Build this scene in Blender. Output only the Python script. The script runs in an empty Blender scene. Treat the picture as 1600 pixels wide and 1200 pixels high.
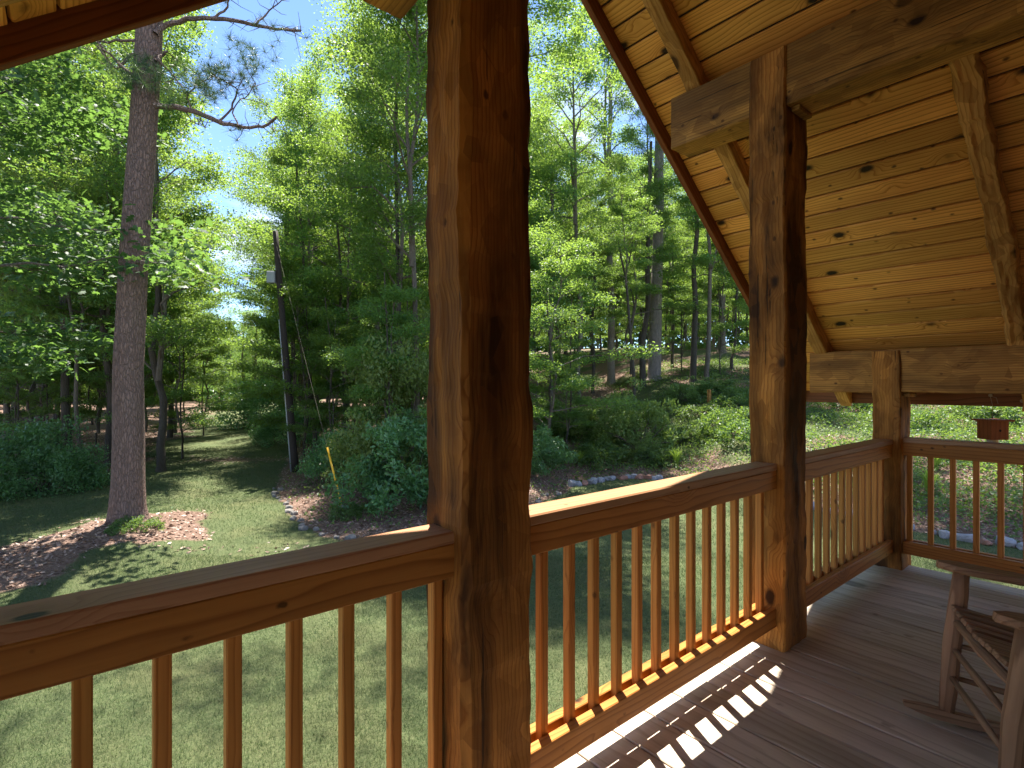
import bpy, math, random
import numpy as np
from mathutils import Vector, Matrix

# ------------------------------------------------------------------ camera, sky, sun, exposure
S = bpy.context.scene
EYE = 2.9
FW = np.array([.6396, .7687]); RT = np.array([.7687, -.6396])
cd = bpy.data.cameras.new('camera'); cam = bpy.data.objects.new('camera', cd)
S.collection.objects.link(cam); S.camera = cam
cam.location = (0, 0, EYE)
cam.rotation_euler = (math.radians(90), 0, -math.atan2(.6396, .7687))
cd.sensor_width = 36; cd.lens = 841 / 1600 * 36; cd.clip_start = .05; cd.clip_end = 2000
SUN = Vector((.187, .34, 1.0)).normalized()
ELEV = math.asin(SUN.z); AZ = math.atan2(SUN.x, SUN.y)
sl = bpy.data.lights.new('sun', 'SUN'); sun = bpy.data.objects.new('sun', sl)
S.collection.objects.link(sun)
sl.energy = 2.6; sl.angle = math.radians(.55); sl.color = (1, .94, .84)
sun.rotation_euler = SUN.to_track_quat('Z', 'Y').to_euler()
W = bpy.data.worlds.new('World'); S.world = W; W.use_nodes = True
nt = W.node_tree; nt.nodes.clear()
def nd(nt, t, **k):
    n = nt.nodes.new(t)
    for a, b in k.items(): setattr(n, a, b)
    return n
sky = nd(nt, 'ShaderNodeTexSky', sky_type='NISHITA', sun_disc=False, sun_elevation=ELEV, sun_rotation=AZ)
sky.air_density = 1.0; sky.dust_density = .0; sky.ozone_density = 4.0; sky.altitude = 2500
tc = nd(nt, 'ShaderNodeTexCoord')
mp = nd(nt, 'ShaderNodeMapping'); mp.inputs['Scale'].default_value = (1, 1, 2.2)
mp.inputs['Location'].default_value = (.9, .6, .1)
cn = nd(nt, 'ShaderNodeTexNoise'); cn.inputs['Scale'].default_value = 2.6; cn.inputs['Detail'].default_value = 7; cn.inputs['Roughness'].default_value = .55
cr = nd(nt, 'ShaderNodeValToRGB'); cr.color_ramp.elements[0].position = .5; cr.color_ramp.elements[1].position = .68
cm = nd(nt, 'ShaderNodeMix', data_type='RGBA'); cm.inputs[7].default_value = (4.6, 4.8, 5.1, 1)
bg = nd(nt, 'ShaderNodeBackground'); bg.inputs['Strength'].default_value = .052
wo = nd(nt, 'ShaderNodeOutputWorld')
L = nt.links
L.new(tc.outputs['Generated'], mp.inputs['Vector']); L.new(mp.outputs[0], cn.inputs['Vector'])
L.new(cn.outputs['Fac'], cr.inputs[0]); L.new(cr.outputs[0], cm.inputs[0])
L.new(sky.outputs[0], cm.inputs[6]); L.new(cm.outputs[2], bg.inputs[0]); L.new(bg.outputs[0], wo.inputs[0])
S.view_settings.view_transform = 'Standard'; S.view_settings.look = 'None'
S.view_settings.exposure = 2.8; S.view_settings.gamma = 1; S.view_settings.use_curve_mapping = False
S.cycles.max_bounces = 7; S.cycles.diffuse_bounces = 5; S.cycles.transmission_bounces = 3
S.cycles.glossy_bounces = 2; S.cycles.transparent_max_bounces = 4
S.cycles.use_denoising = True
try: S.cycles.denoiser = 'OPENIMAGEDENOISE'
except Exception: pass
S.cycles.sample_clamp_indirect = 6

# ------------------------------------------------------------------ helpers
rnd = random.Random(7)
COL = S.collection
def P(r, w, z=0.0):
    "metres right of / ahead of the viewing spot -> world"
    return np.array([RT[0]*r + FW[0]*w, RT[1]*r + FW[1]*w, z])
def rw(px, w): return (px-800)/841*w
def tag(o, label=None, cat=None, group=None, kind=None):
    if label: o['label'] = label
    if cat: o['category'] = cat
    if group: o['group'] = group
    if kind: o['kind'] = kind
    return o
def empty(name, loc=(0, 0, 0), rz=0):
    o = bpy.data.objects.new(name, None); COL.objects.link(o)
    o.location = loc; o.rotation_euler = (0, 0, rz); o.empty_display_size = .2
    return o
def mesh_np(name, V, F, mat, parent=None, attrs=None, smooth=False, matidx=None):
    "V (n,3), F (m,k) same-size faces"
    V = np.asarray(V, np.float32); F = np.asarray(F, np.int32)
    me = bpy.data.meshes.new(name); k = F.shape[1]
    me.vertices.add(len(V)); me.vertices.foreach_set('co', V.ravel())
    me.loops.add(F.size); me.loops.foreach_set('vertex_index', F.ravel())
    me.polygons.add(len(F)); me.polygons.foreach_set('loop_start', np.arange(0, F.size, k, dtype=np.int32))
    me.polygons.foreach_set('loop_total', np.full(len(F), k, np.int32))
    me.polygons.foreach_set('use_smooth', np.full(len(F), bool(smooth)))
    for m in (mat if isinstance(mat, (list, tuple)) else [mat]): me.materials.append(m)
    if matidx is not None: me.polygons.foreach_set('material_index', np.asarray(matidx, np.int32))
    if attrs:
        for an, a in attrs.items():
            a = np.asarray(a, np.float32)
            t = 'FLOAT_VECTOR' if a.ndim == 2 else 'FLOAT'
            at = me.attributes.new(an, t, 'POINT')
            at.data.foreach_set('vector' if a.ndim == 2 else 'value', a.ravel())
    me.update(); me.validate()
    o = bpy.data.objects.new(name, me); COL.objects.link(o)
    if parent is not None: o.parent = parent
    return o
def copy_tree(o, parent=None):
    c = o.copy(); COL.objects.link(c)
    if parent is not None: c.parent = parent
    for ch in list(o.children): copy_tree(ch, c)
    return c
def smooth1d(rs, n, step, amp):
    m = max(2, int(n/step)+2)
    xs = np.linspace(0, n, m); ys = rs.uniform(-amp, amp, m)
    x = np.arange(n+1); t = np.interp(x, xs, np.arange(m)); i = np.clip(t.astype(int), 0, m-2); f = t-i
    f = f*f*(3-2*f); return ys[i]*(1-f)+ys[i+1]*f

class MB:
    "collects timber pieces; every vertex carries grain coordinates (along, across, across) and a tint"
    def __init__(s, seed=0): s.V = []; s.F = []; s.G = []; s.T = []; s.n = 0; s.rs = np.random.RandomState(seed)
    def add(s, V, F, G, tint=None):
        V = np.asarray(V, float); s.V.append(V); s.F.append(np.asarray(F)+s.n); s.n += len(V)
        off = s.rs.uniform(-20, 20, 3)
        s.G.append(np.asarray(G, float)+off)
        s.T.append(np.full(len(V), s.rs.uniform() if tint is None else tint))
    def box(s, x0, x1, y0, y1, z0, z1, axis=0, tint=None, bev=.003):
        "box with small bevels; grain runs along axis"
        lo = np.array([x0, y0, z0]); hi = np.array([x1, y1, z1]); s.frame_box((lo+hi)/2, np.eye(3), (hi-lo)/2, axis, tint, bev)
    def frame_box(s, c, M, h, axis=0, tint=None, bev=.003):
        b = min(bev, min(h)*.4); V = []; 
        for sx in (-1, 1):
            for sy in (-1, 1):
                for sz in (-1, 1):
                    q = np.array([sx, sy, sz]); p = q*h
                    for k in range(3):
                        v = p.copy()
                        for j in range(3):
                            if j != k: v[j] -= q[j]*b
                        V.append(v)
        idx = lambda sx, sy, sz, k: (((sx > 0)*4+(sy > 0)*2+(sz > 0))*3+k)
        F = []
        for k in range(3):
            a, d = (k+1) % 3, (k+2) % 3
            for sg in (-1, 1):
                q = []
                for (u, v) in ((-1, -1), (1, -1), (1, 1), (-1, 1)):
                    t = [0, 0, 0]; t[k] = sg; t[a] = u; t[d] = v; q.append(idx(*t, k))
                F.append(q if sg > 0 else q[::-1])
            for (u, v) in ((-1, -1), (1, -1), (1, 1), (-1, 1)):   # edge strips parallel to axis k
                t0 = [0]*3; t1 = [0]*3; t0[k] = -1; t1[k] = 1; t0[a] = t1[a] = u; t0[d] = t1[d] = v
                q = [idx(*t0, a), idx(*t1, a), idx(*t1, d), idx(*t0, d)]
                F.append(q if u*v > 0 else q[::-1])
        for sx in (-1, 1):
            for sy in (-1, 1):
                for sz in (-1, 1):
                    q = [idx(sx, sy, sz, 0), idx(sx, sy, sz, 1), idx(sx, sy, sz, 2)]
                    if sx*sy*sz < 0: q = q[::-1]
                    F.append(q+[q[2]])
        V = np.array(V); order = [axis, (axis+1) % 3, (axis+2) % 3]
        F = np.array([f if f[3] != f[2] else f for f in F])
        s.add(V@np.asarray(M).T+np.asarray(c), F, V[:, order], tint)
    def hewn(s, o, U, A, B, length, a, b, amp=.004, cham=.012, step=.03, tint=None, wave=.006, cap=True):
        "hand hewn timber from o along U; half widths a (dir A), b (dir B)"
        U, A, B, o = map(lambda q: np.asarray(q, float), (U, A, B, o)); n = max(2, int(length/step)); rs = s.rs
        m = 6
        f = [smooth1d(rs, n, 3, amp*.55)+smooth1d(rs, n, 8, wave*.5)+smooth1d(rs, n, 23, wave*.6)+rs.normal(size=n+1)*amp*.12 for _ in range(4)]      # face offsets
        ch = [np.clip(cham+smooth1d(rs, n, 3, cham*.2)+smooth1d(rs, n, 11, cham*.35), .002, .05) for _ in range(4)]
        ts = np.linspace(0, length, n+1); V = np.zeros((n+1, 4*m, 3)); G = np.zeros_like(V)
        cup = [[smooth1d(rs, n, 5, amp*.8) for _ in range(m)] for _ in range(4)]
        sg = [(1, 0), (0, 1), (-1, 0), (0, -1)]
        for k in range(4):
            nx, ny = sg[k]; tx, ty = -ny, nx
            hn = a if nx else b; ht = b if nx else a
            c0, c1 = ch[k-1], ch[k]
            off = hn+f[k]
            e0 = -(ht+f[k-1])+c0; e1 = (ht+f[(k+1) % 4])-c1
            for j in range(m):
                u = j/(m-1); tt = e0*(1-u)+e1*u
                oo = off+(cup[k][j] if 0 < j < m-1 else 0)
                x = nx*oo+tx*tt; y = ny*oo+ty*tt
                V[:, k*m+j] = o+np.outer(ts, U)+np.outer(x, A)+np.outer(y, B)
                G[:, k*m+j] = np.stack([ts, x, y], 1)
        R = 4*m; F = []
        i = np.arange(n)[:, None]*R; j = np.arange(R)[None, :]; j2 = (j+1) % R
        F = np.stack([i+j, i+j2, i+R+j2, i+R+j], -1).reshape(-1, 4)
        if np.dot(np.cross(A, B), U) < 0: F = F[:, ::-1]
        Vv = V.reshape(-1, 3); Gv = G.reshape(-1, 3); ex = []; fl = np.dot(np.cross(A, B), U) < 0
        nv = len(Vv); cs = []; cg = []
        if cap:
            for e, base in ((0, 0), (1, n*R)):
                cs.append(Vv[base:base+R].mean(0)); cg.append(Gv[base:base+R].mean(0))
                for jj in range(R):
                    q = [base+jj, base+(jj+1) % R, nv+e, nv+e]
                    ex.append(q if (e == 1) != fl else [q[1], q[0], q[2], q[3]])
            Vv = np.vstack([Vv, cs]); Gv = np.vstack([Gv, cg]); F = np.vstack([F, ex])
        s.add(Vv, F, Gv, tint)
    def tube(s, pts, rads, n=10, tint=None, cap=True):
        V, F, G = tube_arrays(pts, rads, n, cap); s.add(V, F, G, tint)
    def build(s, name, mat, parent=None, smooth=False):
        V = np.vstack(s.V); F = np.vstack(s.F)
        if parent is not None and tuple(parent.location) != (0, 0, 0) and not getattr(s, 'local', False):
            V = V-np.array(parent.location)
        o = None
        deg = F[:, 2] == F[:, 3]
        o = mesh_mixed(name, V, F[~deg], F[deg][:, :3], mat, parent, {'grain': np.vstack(s.G), 'tint': np.concatenate(s.T)}, smooth)
        return o
def mesh_mixed(name, V, Q, T, mat, parent, attrs, smooth):
    me = bpy.data.meshes.new(name); V = np.asarray(V, np.float32)
    me.vertices.add(len(V)); me.vertices.foreach_set('co', V.ravel())
    lv = np.concatenate([Q.ravel(), T.ravel()]).astype(np.int32)
    ls = np.concatenate([np.arange(len(Q))*4, len(Q)*4+np.arange(len(T))*3]).astype(np.int32)
    lt = np.concatenate([np.full(len(Q), 4), np.full(len(T), 3)]).astype(np.int32)
    me.loops.add(len(lv)); me.loops.foreach_set('vertex_index', lv)
    me.polygons.add(len(ls)); me.polygons.foreach_set('loop_start', ls); me.polygons.foreach_set('loop_total', lt)
    me.polygons.foreach_set('use_smooth', np.full(len(ls), bool(smooth)))
    me.materials.append(mat)
    for an, a in attrs.items():
        a = np.asarray(a, np.float32); t = 'FLOAT_VECTOR' if a.ndim == 2 else 'FLOAT'
        at = me.attributes.new(an, t, 'POINT'); at.data.foreach_set('vector' if a.ndim == 2 else 'value', a.ravel())
    me.update(); me.validate()
    o = bpy.data.objects.new(name, me); COL.objects.link(o)
    if parent is not None: o.parent = parent
    return o
def tube_arrays(pts, rads, n=8, cap=True):
    pts = np.asarray(pts, float); rads = np.asarray(rads, float)*np.ones(len(pts)); m = len(pts)
    d = np.gradient(pts, axis=0); d /= np.linalg.norm(d, axis=1)[:, None]+1e-9
    ref = np.array([0, 0, 1.]) if abs(d[0][2]) < .8 else np.array([1., 0, 0])
    a = np.cross(d, ref); a /= np.linalg.norm(a, axis=1)[:, None]+1e-9; b = np.cross(d, a)
    th = np.arange(n)/n*2*math.pi
    V = pts[:, None]+rads[:, None, None]*(np.cos(th)[None, :, None]*a[:, None]+np.sin(th)[None, :, None]*b[:, None])
    L_ = np.concatenate([[0], np.cumsum(np.linalg.norm(np.diff(pts, axis=0), axis=1))])
    G = np.stack([np.repeat(L_, n), (rads[:, None]*np.cos(th)).ravel(), (rads[:, None]*np.sin(th)).ravel()], 1)
    i = np.arange(m-1)[:, None]*n; j = np.arange(n)[None, :]; j2 = (j+1) % n
    F = np.stack([i+j, i+n+j, i+n+j2, i+j2], -1).reshape(-1, 4); V = V.reshape(-1, 3)
    F = F[:, ::-1]
    if cap:
        nv = len(V); V = np.vstack([V, pts[0], pts[-1]]); G = np.vstack([G, G[:n].mean(0), G[-n:].mean(0)])
        ex = [[jj, (jj+1) % n, nv, nv] for jj in range(n)]+[[(m-1)*n+(jj+1) % n, (m-1)*n+jj, nv+1, nv+1] for jj in range(n)]
        F = np.vstack([F, [[e[1], e[0], e[2], e[3]] for e in ex]])
    return V, F, G

# ------------------------------------------------------------------ materials
def new_mat(name):
    m = bpy.data.materials.new(name); m.use_nodes = True; m.node_tree.nodes.clear(); return m, m.node_tree
def ramp(t, fac, stops):
    r = nd(t, 'ShaderNodeValToRGB'); e = r.color_ramp.elements
    while len(e) < len(stops): e.new(.5)
    for k, (p, c) in enumerate(stops):
        e[k].position = p; e[k].color = tuple(c)+(1,) if len(c) == 3 else c
    t.links.new(fac, r.inputs[0]); return r.outputs[0]
def mix(t, f, a, b, mode='MIX'):
    m = nd(t, 'ShaderNodeMix', data_type='RGBA', blend_type=mode)
    for s_, v in ((0, f), (6, a), (7, b)):
        if isinstance(v, (int, float)): m.inputs[s_].default_value = v
        elif isinstance(v, tuple): m.inputs[s_].default_value = v+(1,)
        else: t.links.new(v, m.inputs[s_])
    return m.outputs[2]
def math_(t, op, a, b=0.0, c=None):
    m = nd(t, 'ShaderNodeMath', operation=op)
    for k, v in enumerate((a, b) if c is None else (a, b, c)):
        if isinstance(v, (int, float)): m.inputs[k].default_value = v
        else: t.links.new(v, m.inputs[k])
    return m.outputs[0]
def vscale(t, v, s):
    m = nd(t, 'ShaderNodeMapping'); m.inputs['Scale'].default_value = s; t.links.new(v, m.inputs[0]); return m.outputs[0]
def noise(t, v, scale, detail=4, rough=.55, dist=0):
    n = nd(t, 'ShaderNodeTexNoise'); n.inputs['Scale'].default_value = scale; n.inputs['Detail'].default_value = detail
    n.inputs['Roughness'].default_value = rough; n.inputs['Distortion'].default_value = dist
    if v is not None: t.links.new(v, n.inputs['Vector'])
    return n.outputs['Fac']
def wood(name, light, dark, stain, rough=.5, knots=1.0, ring=28., bump=.25, stain_amt=.3, tintr=.25, adze=0., knot_scale=3.2, spec=.16, warpk=5.0, kth=.12):
    m, t = new_mat(name); Lk = t.links
    at = nd(t, 'ShaderNodeAttribute', attribute_name='grain'); g = at.outputs['Vector']
    ti = nd(t, 'ShaderNodeAttribute', attribute_name='tint').outputs['Fac']
    # knots: sparse spheres through the timber, grain bends round them
    vo = nd(t, 'ShaderNodeTexVoronoi'); vo.inputs['Scale'].default_value = knot_scale; vo.inputs['Randomness'].default_value = .9
    Lk.new(vscale(t, g, (.62, 1, 1)), vo.inputs['Vector'])
    kd = math_(t, 'ADD', vo.outputs['Distance'], math_(t, 'MULTIPLY', math_(t, 'SUBTRACT', noise(t, g, 30, 2), .5), .05))
    kmask = nd(t, 'ShaderNodeMapRange'); kmask.inputs[1].default_value = kth; kmask.inputs[2].default_value = kth*.6
    kmask.inputs[3].default_value = 0; kmask.inputs[4].default_value = knots; Lk.new(kd, kmask.inputs[0])
    v2 = nd(t, 'ShaderNodeTexVoronoi'); v2.inputs['Scale'].default_value = knot_scale*2.3; Lk.new(vscale(t, g, (.7, 1, 1)), v2.inputs['Vector'])
    k2 = nd(t, 'ShaderNodeMapRange'); k2.inputs[1].default_value = kth*.85; k2.inputs[2].default_value = kth*.4; k2.inputs[3].default_value = 0; k2.inputs[4].default_value = knots*.85
    Lk.new(math_(t, 'ADD', v2.outputs['Distance'], math_(t, 'MULTIPLY', math_(t, 'SUBTRACT', noise(t, g, 45, 2), .5), .12)), k2.inputs[0])
    halo = nd(t, 'ShaderNodeMapRange', interpolation_type='SMOOTHSTEP'); halo.inputs[1].default_value = .34; halo.inputs[2].default_value = .06
    Lk.new(kd, halo.inputs[0])
    # growth rings: distorted sheets, stretched along the length
    warp = noise(t, vscale(t, g, (.8, 5, 5)), 1.0, 3, .5)
    sx = nd(t, 'ShaderNodeSeparateXYZ'); Lk.new(g, sx.inputs[0])
    rr = math_(t, 'ADD', math_(t, 'MULTIPLY', sx.outputs[1], 1.0), math_(t, 'MULTIPLY', sx.outputs[2], .8))
    rr = math_(t, 'ADD', math_(t, 'MULTIPLY', rr, ring), math_(t, 'MULTIPLY', warp, warpk))
    rr = math_(t, 'ADD', rr, math_(t, 'MULTIPLY', halo.outputs[0], 2.6*knots))
    saw = math_(t, 'FRACT', rr)
    rg = ramp(t, saw, [(0, (0, 0, 0)), (.6, (.22, .22, .22)), (.9, (1, 1, 1)), (1, (0, 0, 0))])
    fib = noise(t, vscale(t, g, (3, 130, 130)), 1.0, 5, .65)
    base = mix(t, rg, light, dark)
    base = mix(t, math_(t, 'MULTIPLY', fib, .45), base, tuple(c*.55 for c in dark))
    st = noise(t, vscale(t, g, (.8, 5, 5) if adze else (1.1, 6, 6)), 1.0, 5, .6, .5)
    stm = ramp(t, st, [(.38, (0, 0, 0)), (.6, (1, 1, 1))] if adze else [(.42, (0, 0, 0)), (.68, (1, 1, 1))])
    base = mix(t, math_(t, 'MULTIPLY', stm, stain_amt), base, stain)
    base = mix(t, math_(t, 'MULTIPLY', halo.outputs[0], .35*knots), base, tuple(c*.6 for c in dark))
    base = mix(t, kmask.outputs[0], base, (.028, .014, .007)); base = mix(t, k2.outputs[0], base, (.07, .03, .012))
    if adze:
        ac = nd(t, 'ShaderNodeTexVoronoi'); ac.inputs['Scale'].default_value = 1; Lk.new(vscale(t, g, (10, 15, 15)), ac.inputs['Vector'])
        sc_ = nd(t, 'ShaderNodeSeparateColor'); Lk.new(ac.outputs['Color'], sc_.inputs[0])
        base = mix(t, math_(t, 'MULTIPLY', math_(t, 'POWER', sc_.outputs[0], 1.6), .6), base, tuple(c*.45 for c in dark))
    hs = nd(t, 'ShaderNodeHueSaturation'); Lk.new(base, hs.inputs['Color'])
    Lk.new(math_(t, 'MULTIPLY_ADD', ti, 2*tintr, 1-tintr), hs.inputs['Value'])
    Lk.new(math_(t, 'MULTIPLY_ADD', ti, -.008, .503), hs.inputs['Hue'])
    bs = nd(t, 'ShaderNodeBsdfPrincipled'); Lk.new(hs.outputs[0], bs.inputs['Base Color'])
    bs.inputs['Specular IOR Level'].default_value = spec
    Lk.new(math_(t, 'MULTIPLY_ADD', fib, .3, rough-.12), bs.inputs['Roughness'])
    h = math_(t, 'ADD', math_(t, 'MULTIPLY', fib, .5), math_(t, 'MULTIPLY', rg, .18))
    if adze:
        av = nd(t, 'ShaderNodeTexVoronoi', feature='F1'); av.inputs['Scale'].default_value = 1
        Lk.new(vscale(t, g, (9, 14, 14)), av.inputs['Vector'])
        h = math_(t, 'ADD', h, math_(t, 'MULTIPLY', av.outputs['Distance'], adze))
        cr_ = noise(t, vscale(t, g, (1.2, 45, 45)), 1.0, 2, .5)       # checks (drying cracks)
        ck = ramp(t, cr_, [(.69, (0, 0, 0)), (.715, (1, 1, 1))])
        h = math_(t, 'SUBTRACT', h, math_(t, 'MULTIPLY', ck, 1.0))
        hs2 = mix(t, math_(t, 'MULTIPLY', ck, .7), hs.outputs[0], (.02, .01, .006)); Lk.new(hs2, bs.inputs['Base Color'])
    bp = nd(t, 'ShaderNodeBump'); bp.inputs['Strength'].default_value = bump; bp.inputs['Distance'].default_value = .006
    Lk.new(h, bp.inputs['Height']); Lk.new(bp.outputs[0], bs.inputs['Normal'])
    o = nd(t, 'ShaderNodeOutputMaterial'); Lk.new(bs.outputs[0], o.inputs[0]); return m
M_ceil = wood('pine_ceiling', (.95, .50, .12), (.50, .19, .03), (.40, .15, .03), rough=.42, knots=1, ring=58, bump=.14, stain_amt=.5, tintr=.24, knot_scale=4.8, warpk=6, kth=.15)
M_post = wood('hewn_post', (.74, .33, .075), (.42, .155, .03), (.035, .014, .005), rough=.7, ring=70, warpk=3, knot_scale=4.5, kth=.14, bump=.5, stain_amt=.97, tintr=.08, adze=1.1)
M_beam = wood('hewn_beam', (.74, .38, .09), (.38, .165, .036), (.05, .024, .008), rough=.6, ring=60, warpk=3, knot_scale=6, kth=.17,  bump=.5, stain_amt=.7, tintr=.1, adze=.6)
M_raft = wood('hewn_rafter', (.85, .48, .14), (.5, .23, .055), (.18, .08, .022), rough=.55, ring=50, warpk=3, bump=.45, stain_amt=.5, tintr=.08, adze=.8)
M_rail = wood('stained_rail', (.60, .255, .065), (.33, .12, .028), (.19, .07, .018), rough=.42, ring=40, bump=.18, stain_amt=.35, tintr=.08, knots=1, knot_scale=4, kth=.1)
M_cap = wood('sky_sheen_cap', (.52, .29, .155), (.36, .175, .085), (.26, .12, .06), rough=.45, ring=40, bump=.2, stain_amt=.4, tintr=.06, knots=1, knot_scale=4, kth=.08, spec=.22)  # sky sheen on the rail tops put into a paler, greyer colour
M_bal = wood('stained_baluster', (.66, .29, .07), (.44, .17, .038), (.24, .085, .018), rough=.45, ring=55, bump=.18, stain_amt=.3, tintr=.12, knots=.8)
M_rake = wood('dark_fascia', (.26, .095, .03), (.14, .05, .016), (.07, .025, .01), rough=.5, ring=30, bump=.2, stain_amt=.4, tintr=.05, knots=.6)
M_floor = wood('weathered_boards', (.72, .62, .50), (.50, .41, .32), (.32, .25, .18), rough=.6, ring=20, bump=.35, stain_amt=.6, tintr=.16, knots=.5, knot_scale=2)
M_chair = wood('rocker_wood', (.42, .26, .165), (.22, .125, .075), (.13, .07, .04), rough=.5, ring=45, bump=.25, stain_amt=.5, tintr=.1, knots=0)
M_bird = wood('birdhouse_wood', (.33, .11, .035), (.2, .065, .02), (.12, .04, .015), rough=.6, ring=30, tintr=.05, knots=.4)
M_roofing = wood('roof_deck', (.12, .09, .07), (.08, .06, .05), (.05, .04, .035), rough=.8, knots=0)

def simple(name, col, rough=.7, metal=0, nscale=0, namt=.3, bump=0, spec=.4):
    m, t = new_mat(name); bs = nd(t, 'ShaderNodeBsdfPrincipled'); bs.inputs['Roughness'].default_value = rough
    bs.inputs['Metallic'].default_value = metal; bs.inputs['Specular IOR Level'].default_value = spec
    tcn = nd(t, 'ShaderNodeTexCoord')
    if nscale:
        f = noise(t, tcn.outputs['Object'], nscale, 6, .6)
        t.links.new(mix(t, f, tuple(c*(1-namt) for c in col), tuple(min(1, c*(1+namt)) for c in col)), bs.inputs['Base Color'])
        if bump:
            bp = nd(t, 'ShaderNodeBump'); bp.inputs['Strength'].default_value = bump; bp.inputs['Distance'].default_value = .02
            t.links.new(f, bp.inputs['Height']); t.links.new(bp.outputs[0], bs.inputs['Normal'])
    else: bs.inputs['Base Color'].default_value = tuple(col)+(1,)
    o = nd(t, 'ShaderNodeOutputMaterial'); t.links.new(bs.outputs[0], o.inputs[0]); return m
def leafmat(name, c0, c1, tr, gloss=.35, tw=.42, rough=.45, objvar=.25, patch=0):
    m, t = new_mat(name); Lk = t.links
    ge = nd(t, 'ShaderNodeNewGeometry'); oi = nd(t, 'ShaderNodeObjectInfo')
    r_ = ge.outputs['Random Per Island']
    base = mix(t, r_, c0, c1)
    if patch:
        tco = nd(t, 'ShaderNodeTexCoord').outputs['Object']
        base = mix(t, math_(t, 'MULTIPLY', ramp(t, noise(t, tco, 1.6, 5, .65), [(.45, (0, 0, 0)), (.62, (1, 1, 1))]), patch), base, (.20, .17, .09))
        base = mix(t, math_(t, 'MULTIPLY', ramp(t, noise(t, tco, .7, 4, .6, .6), [(.48, (0, 0, 0)), (.6, (1, 1, 1))]), .45), base, (.035, .075, .025))
    hs = nd(t, 'ShaderNodeHueSaturation'); Lk.new(base, hs.inputs['Color'])
    Lk.new(math_(t, 'MULTIPLY_ADD', oi.outputs['Random'], objvar*2, 1-objvar), hs.inputs['Value'])
    Lk.new(math_(t, 'MULTIPLY_ADD', oi.outputs['Random'], .035, .485), hs.inputs['Hue'])
    bs = nd(t, 'ShaderNodeBsdfPrincipled'); Lk.new(hs.outputs[0], bs.inputs['Base Color'])
    bs.inputs['Roughness'].default_value = rough; bs.inputs['Specular IOR Level'].default_value = gloss
    tl = nd(t, 'ShaderNodeBsdfTranslucent')
    tcol = mix(t, r_, tr, tuple(min(1, c*1.35) for c in tr)); Lk.new(tcol, tl.inputs[0])
    mx = nd(t, 'ShaderNodeMixShader'); mx.inputs[0].default_value = tw
    Lk.new(bs.outputs[0], mx.inputs[1]); Lk.new(tl.outputs[0], mx.inputs[2])
    o = nd(t, 'ShaderNodeOutputMaterial'); Lk.new(mx.outputs[0], o.inputs[0]); return m
M_leaf = leafmat('broad_leaves', (.045, .125, .045), (.085, .19, .065), (.27, .40, .055), tw=.48)
M_leafo = leafmat('oak_leaves', (.038, .10, .05), (.07, .155, .07), (.16, .29, .05), gloss=.3, rough=.5)
M_leafb = leafmat('bush_leaves', (.06, .16, .065), (.12, .26, .10), (.2, .4, .08), gloss=.6, rough=.35, tw=.3)
M_leafy = leafmat('bush_leaves_pale', (.10, .17, .045), (.17, .24, .07), (.25, .36, .06), gloss=.4, tw=.3)
M_weed = leafmat('weeds', (.035, .085, .03), (.09, .155, .05), (.25, .38, .05), gloss=.4, tw=.35, objvar=0)
M_need = leafmat('pine_needles', (.05, .10, .04), (.09, .14, .05), (.12, .2, .05), tw=.2, objvar=.1)
M_blade = leafmat('grass_blades', (.065, .10, .042), (.135, .165, .075), (.11, .17, .055), gloss=.25, tw=.3, objvar=0, rough=.6, patch=.6)
M_spike = leafmat('spiky_grass', (.16, .26, .04), (.24, .34, .06), (.35, .5, .06), tw=.4, objvar=0)
M_litter = leafmat('dead_leaves', (.13, .075, .05), (.42, .30, .24), (.2, .12, .08), tw=.12, objvar=0, gloss=.3)
def bark(name, c0, c1, sc=(9, 9, 2.2), bump=.9, lich=.25):
    m, t = new_mat(name); Lk = t.links; tcn = nd(t, 'ShaderNodeTexCoord')
    v = vscale(t, tcn.outputs['Object'], sc)
    vo = nd(t, 'ShaderNodeTexVoronoi', feature='DISTANCE_TO_EDGE'); vo.inputs['Scale'].default_value = 1.6
    nz = nd(t, 'ShaderNodeTexNoise'); nz.inputs['Scale'].default_value = 1.3; nz.inputs['Detail'].default_value = 4; Lk.new(v, nz.inputs['Vector'])
    va = nd(t, 'ShaderNodeVectorMath', operation='ADD'); Lk.new(v, va.inputs[0]); Lk.new(nz.outputs['Color'], va.inputs[1]); Lk.new(va.outputs[0], vo.inputs['Vector'])
    pl = ramp(t, vo.outputs['Distance'], [(0, (0, 0, 0)), (.12, (.7, .7, .7)), (.4, (1, 1, 1))])
    fine = noise(t, v, 6, 6, .7)
    base = mix(t, pl, tuple(c*.28 for c in c0), c0); base = mix(t, fine, base, c1); base = mix(t, math_(t, 'MULTIPLY', noise(t, tcn.outputs['Object'], 3.5, 5, .7), .45), base, tuple(c*.5 for c in c0))
    base = mix(t, math_(t, 'MULTIPLY', ramp(t, noise(t, tcn.outputs['Object'], 2.2, 4), [(.5, (0, 0, 0)), (.7, (1, 1, 1))]), lich), base, (.22, .24, .20))
    bs = nd(t, 'ShaderNodeBsdfPrincipled'); bs.inputs['Roughness'].default_value = .85; Lk.new(base, bs.inputs['Base Color'])
    bp = nd(t, 'ShaderNodeBump'); bp.inputs['Strength'].default_value = bump; bp.inputs['Distance'].default_value = .04
    Lk.new(math_(t, 'ADD', pl, math_(t, 'MULTIPLY', fine, .5)), bp.inputs['Height']); Lk.new(bp.outputs[0], bs.inputs['Normal'])
    o = nd(t, 'ShaderNodeOutputMaterial'); Lk.new(bs.outputs[0], o.inputs[0]); return m
M_pine = bark('pine_bark', (.27, .155, .115), (.40, .27, .22), sc=(17, 17, 4.0), lich=.05, bump=1.0)
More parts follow.
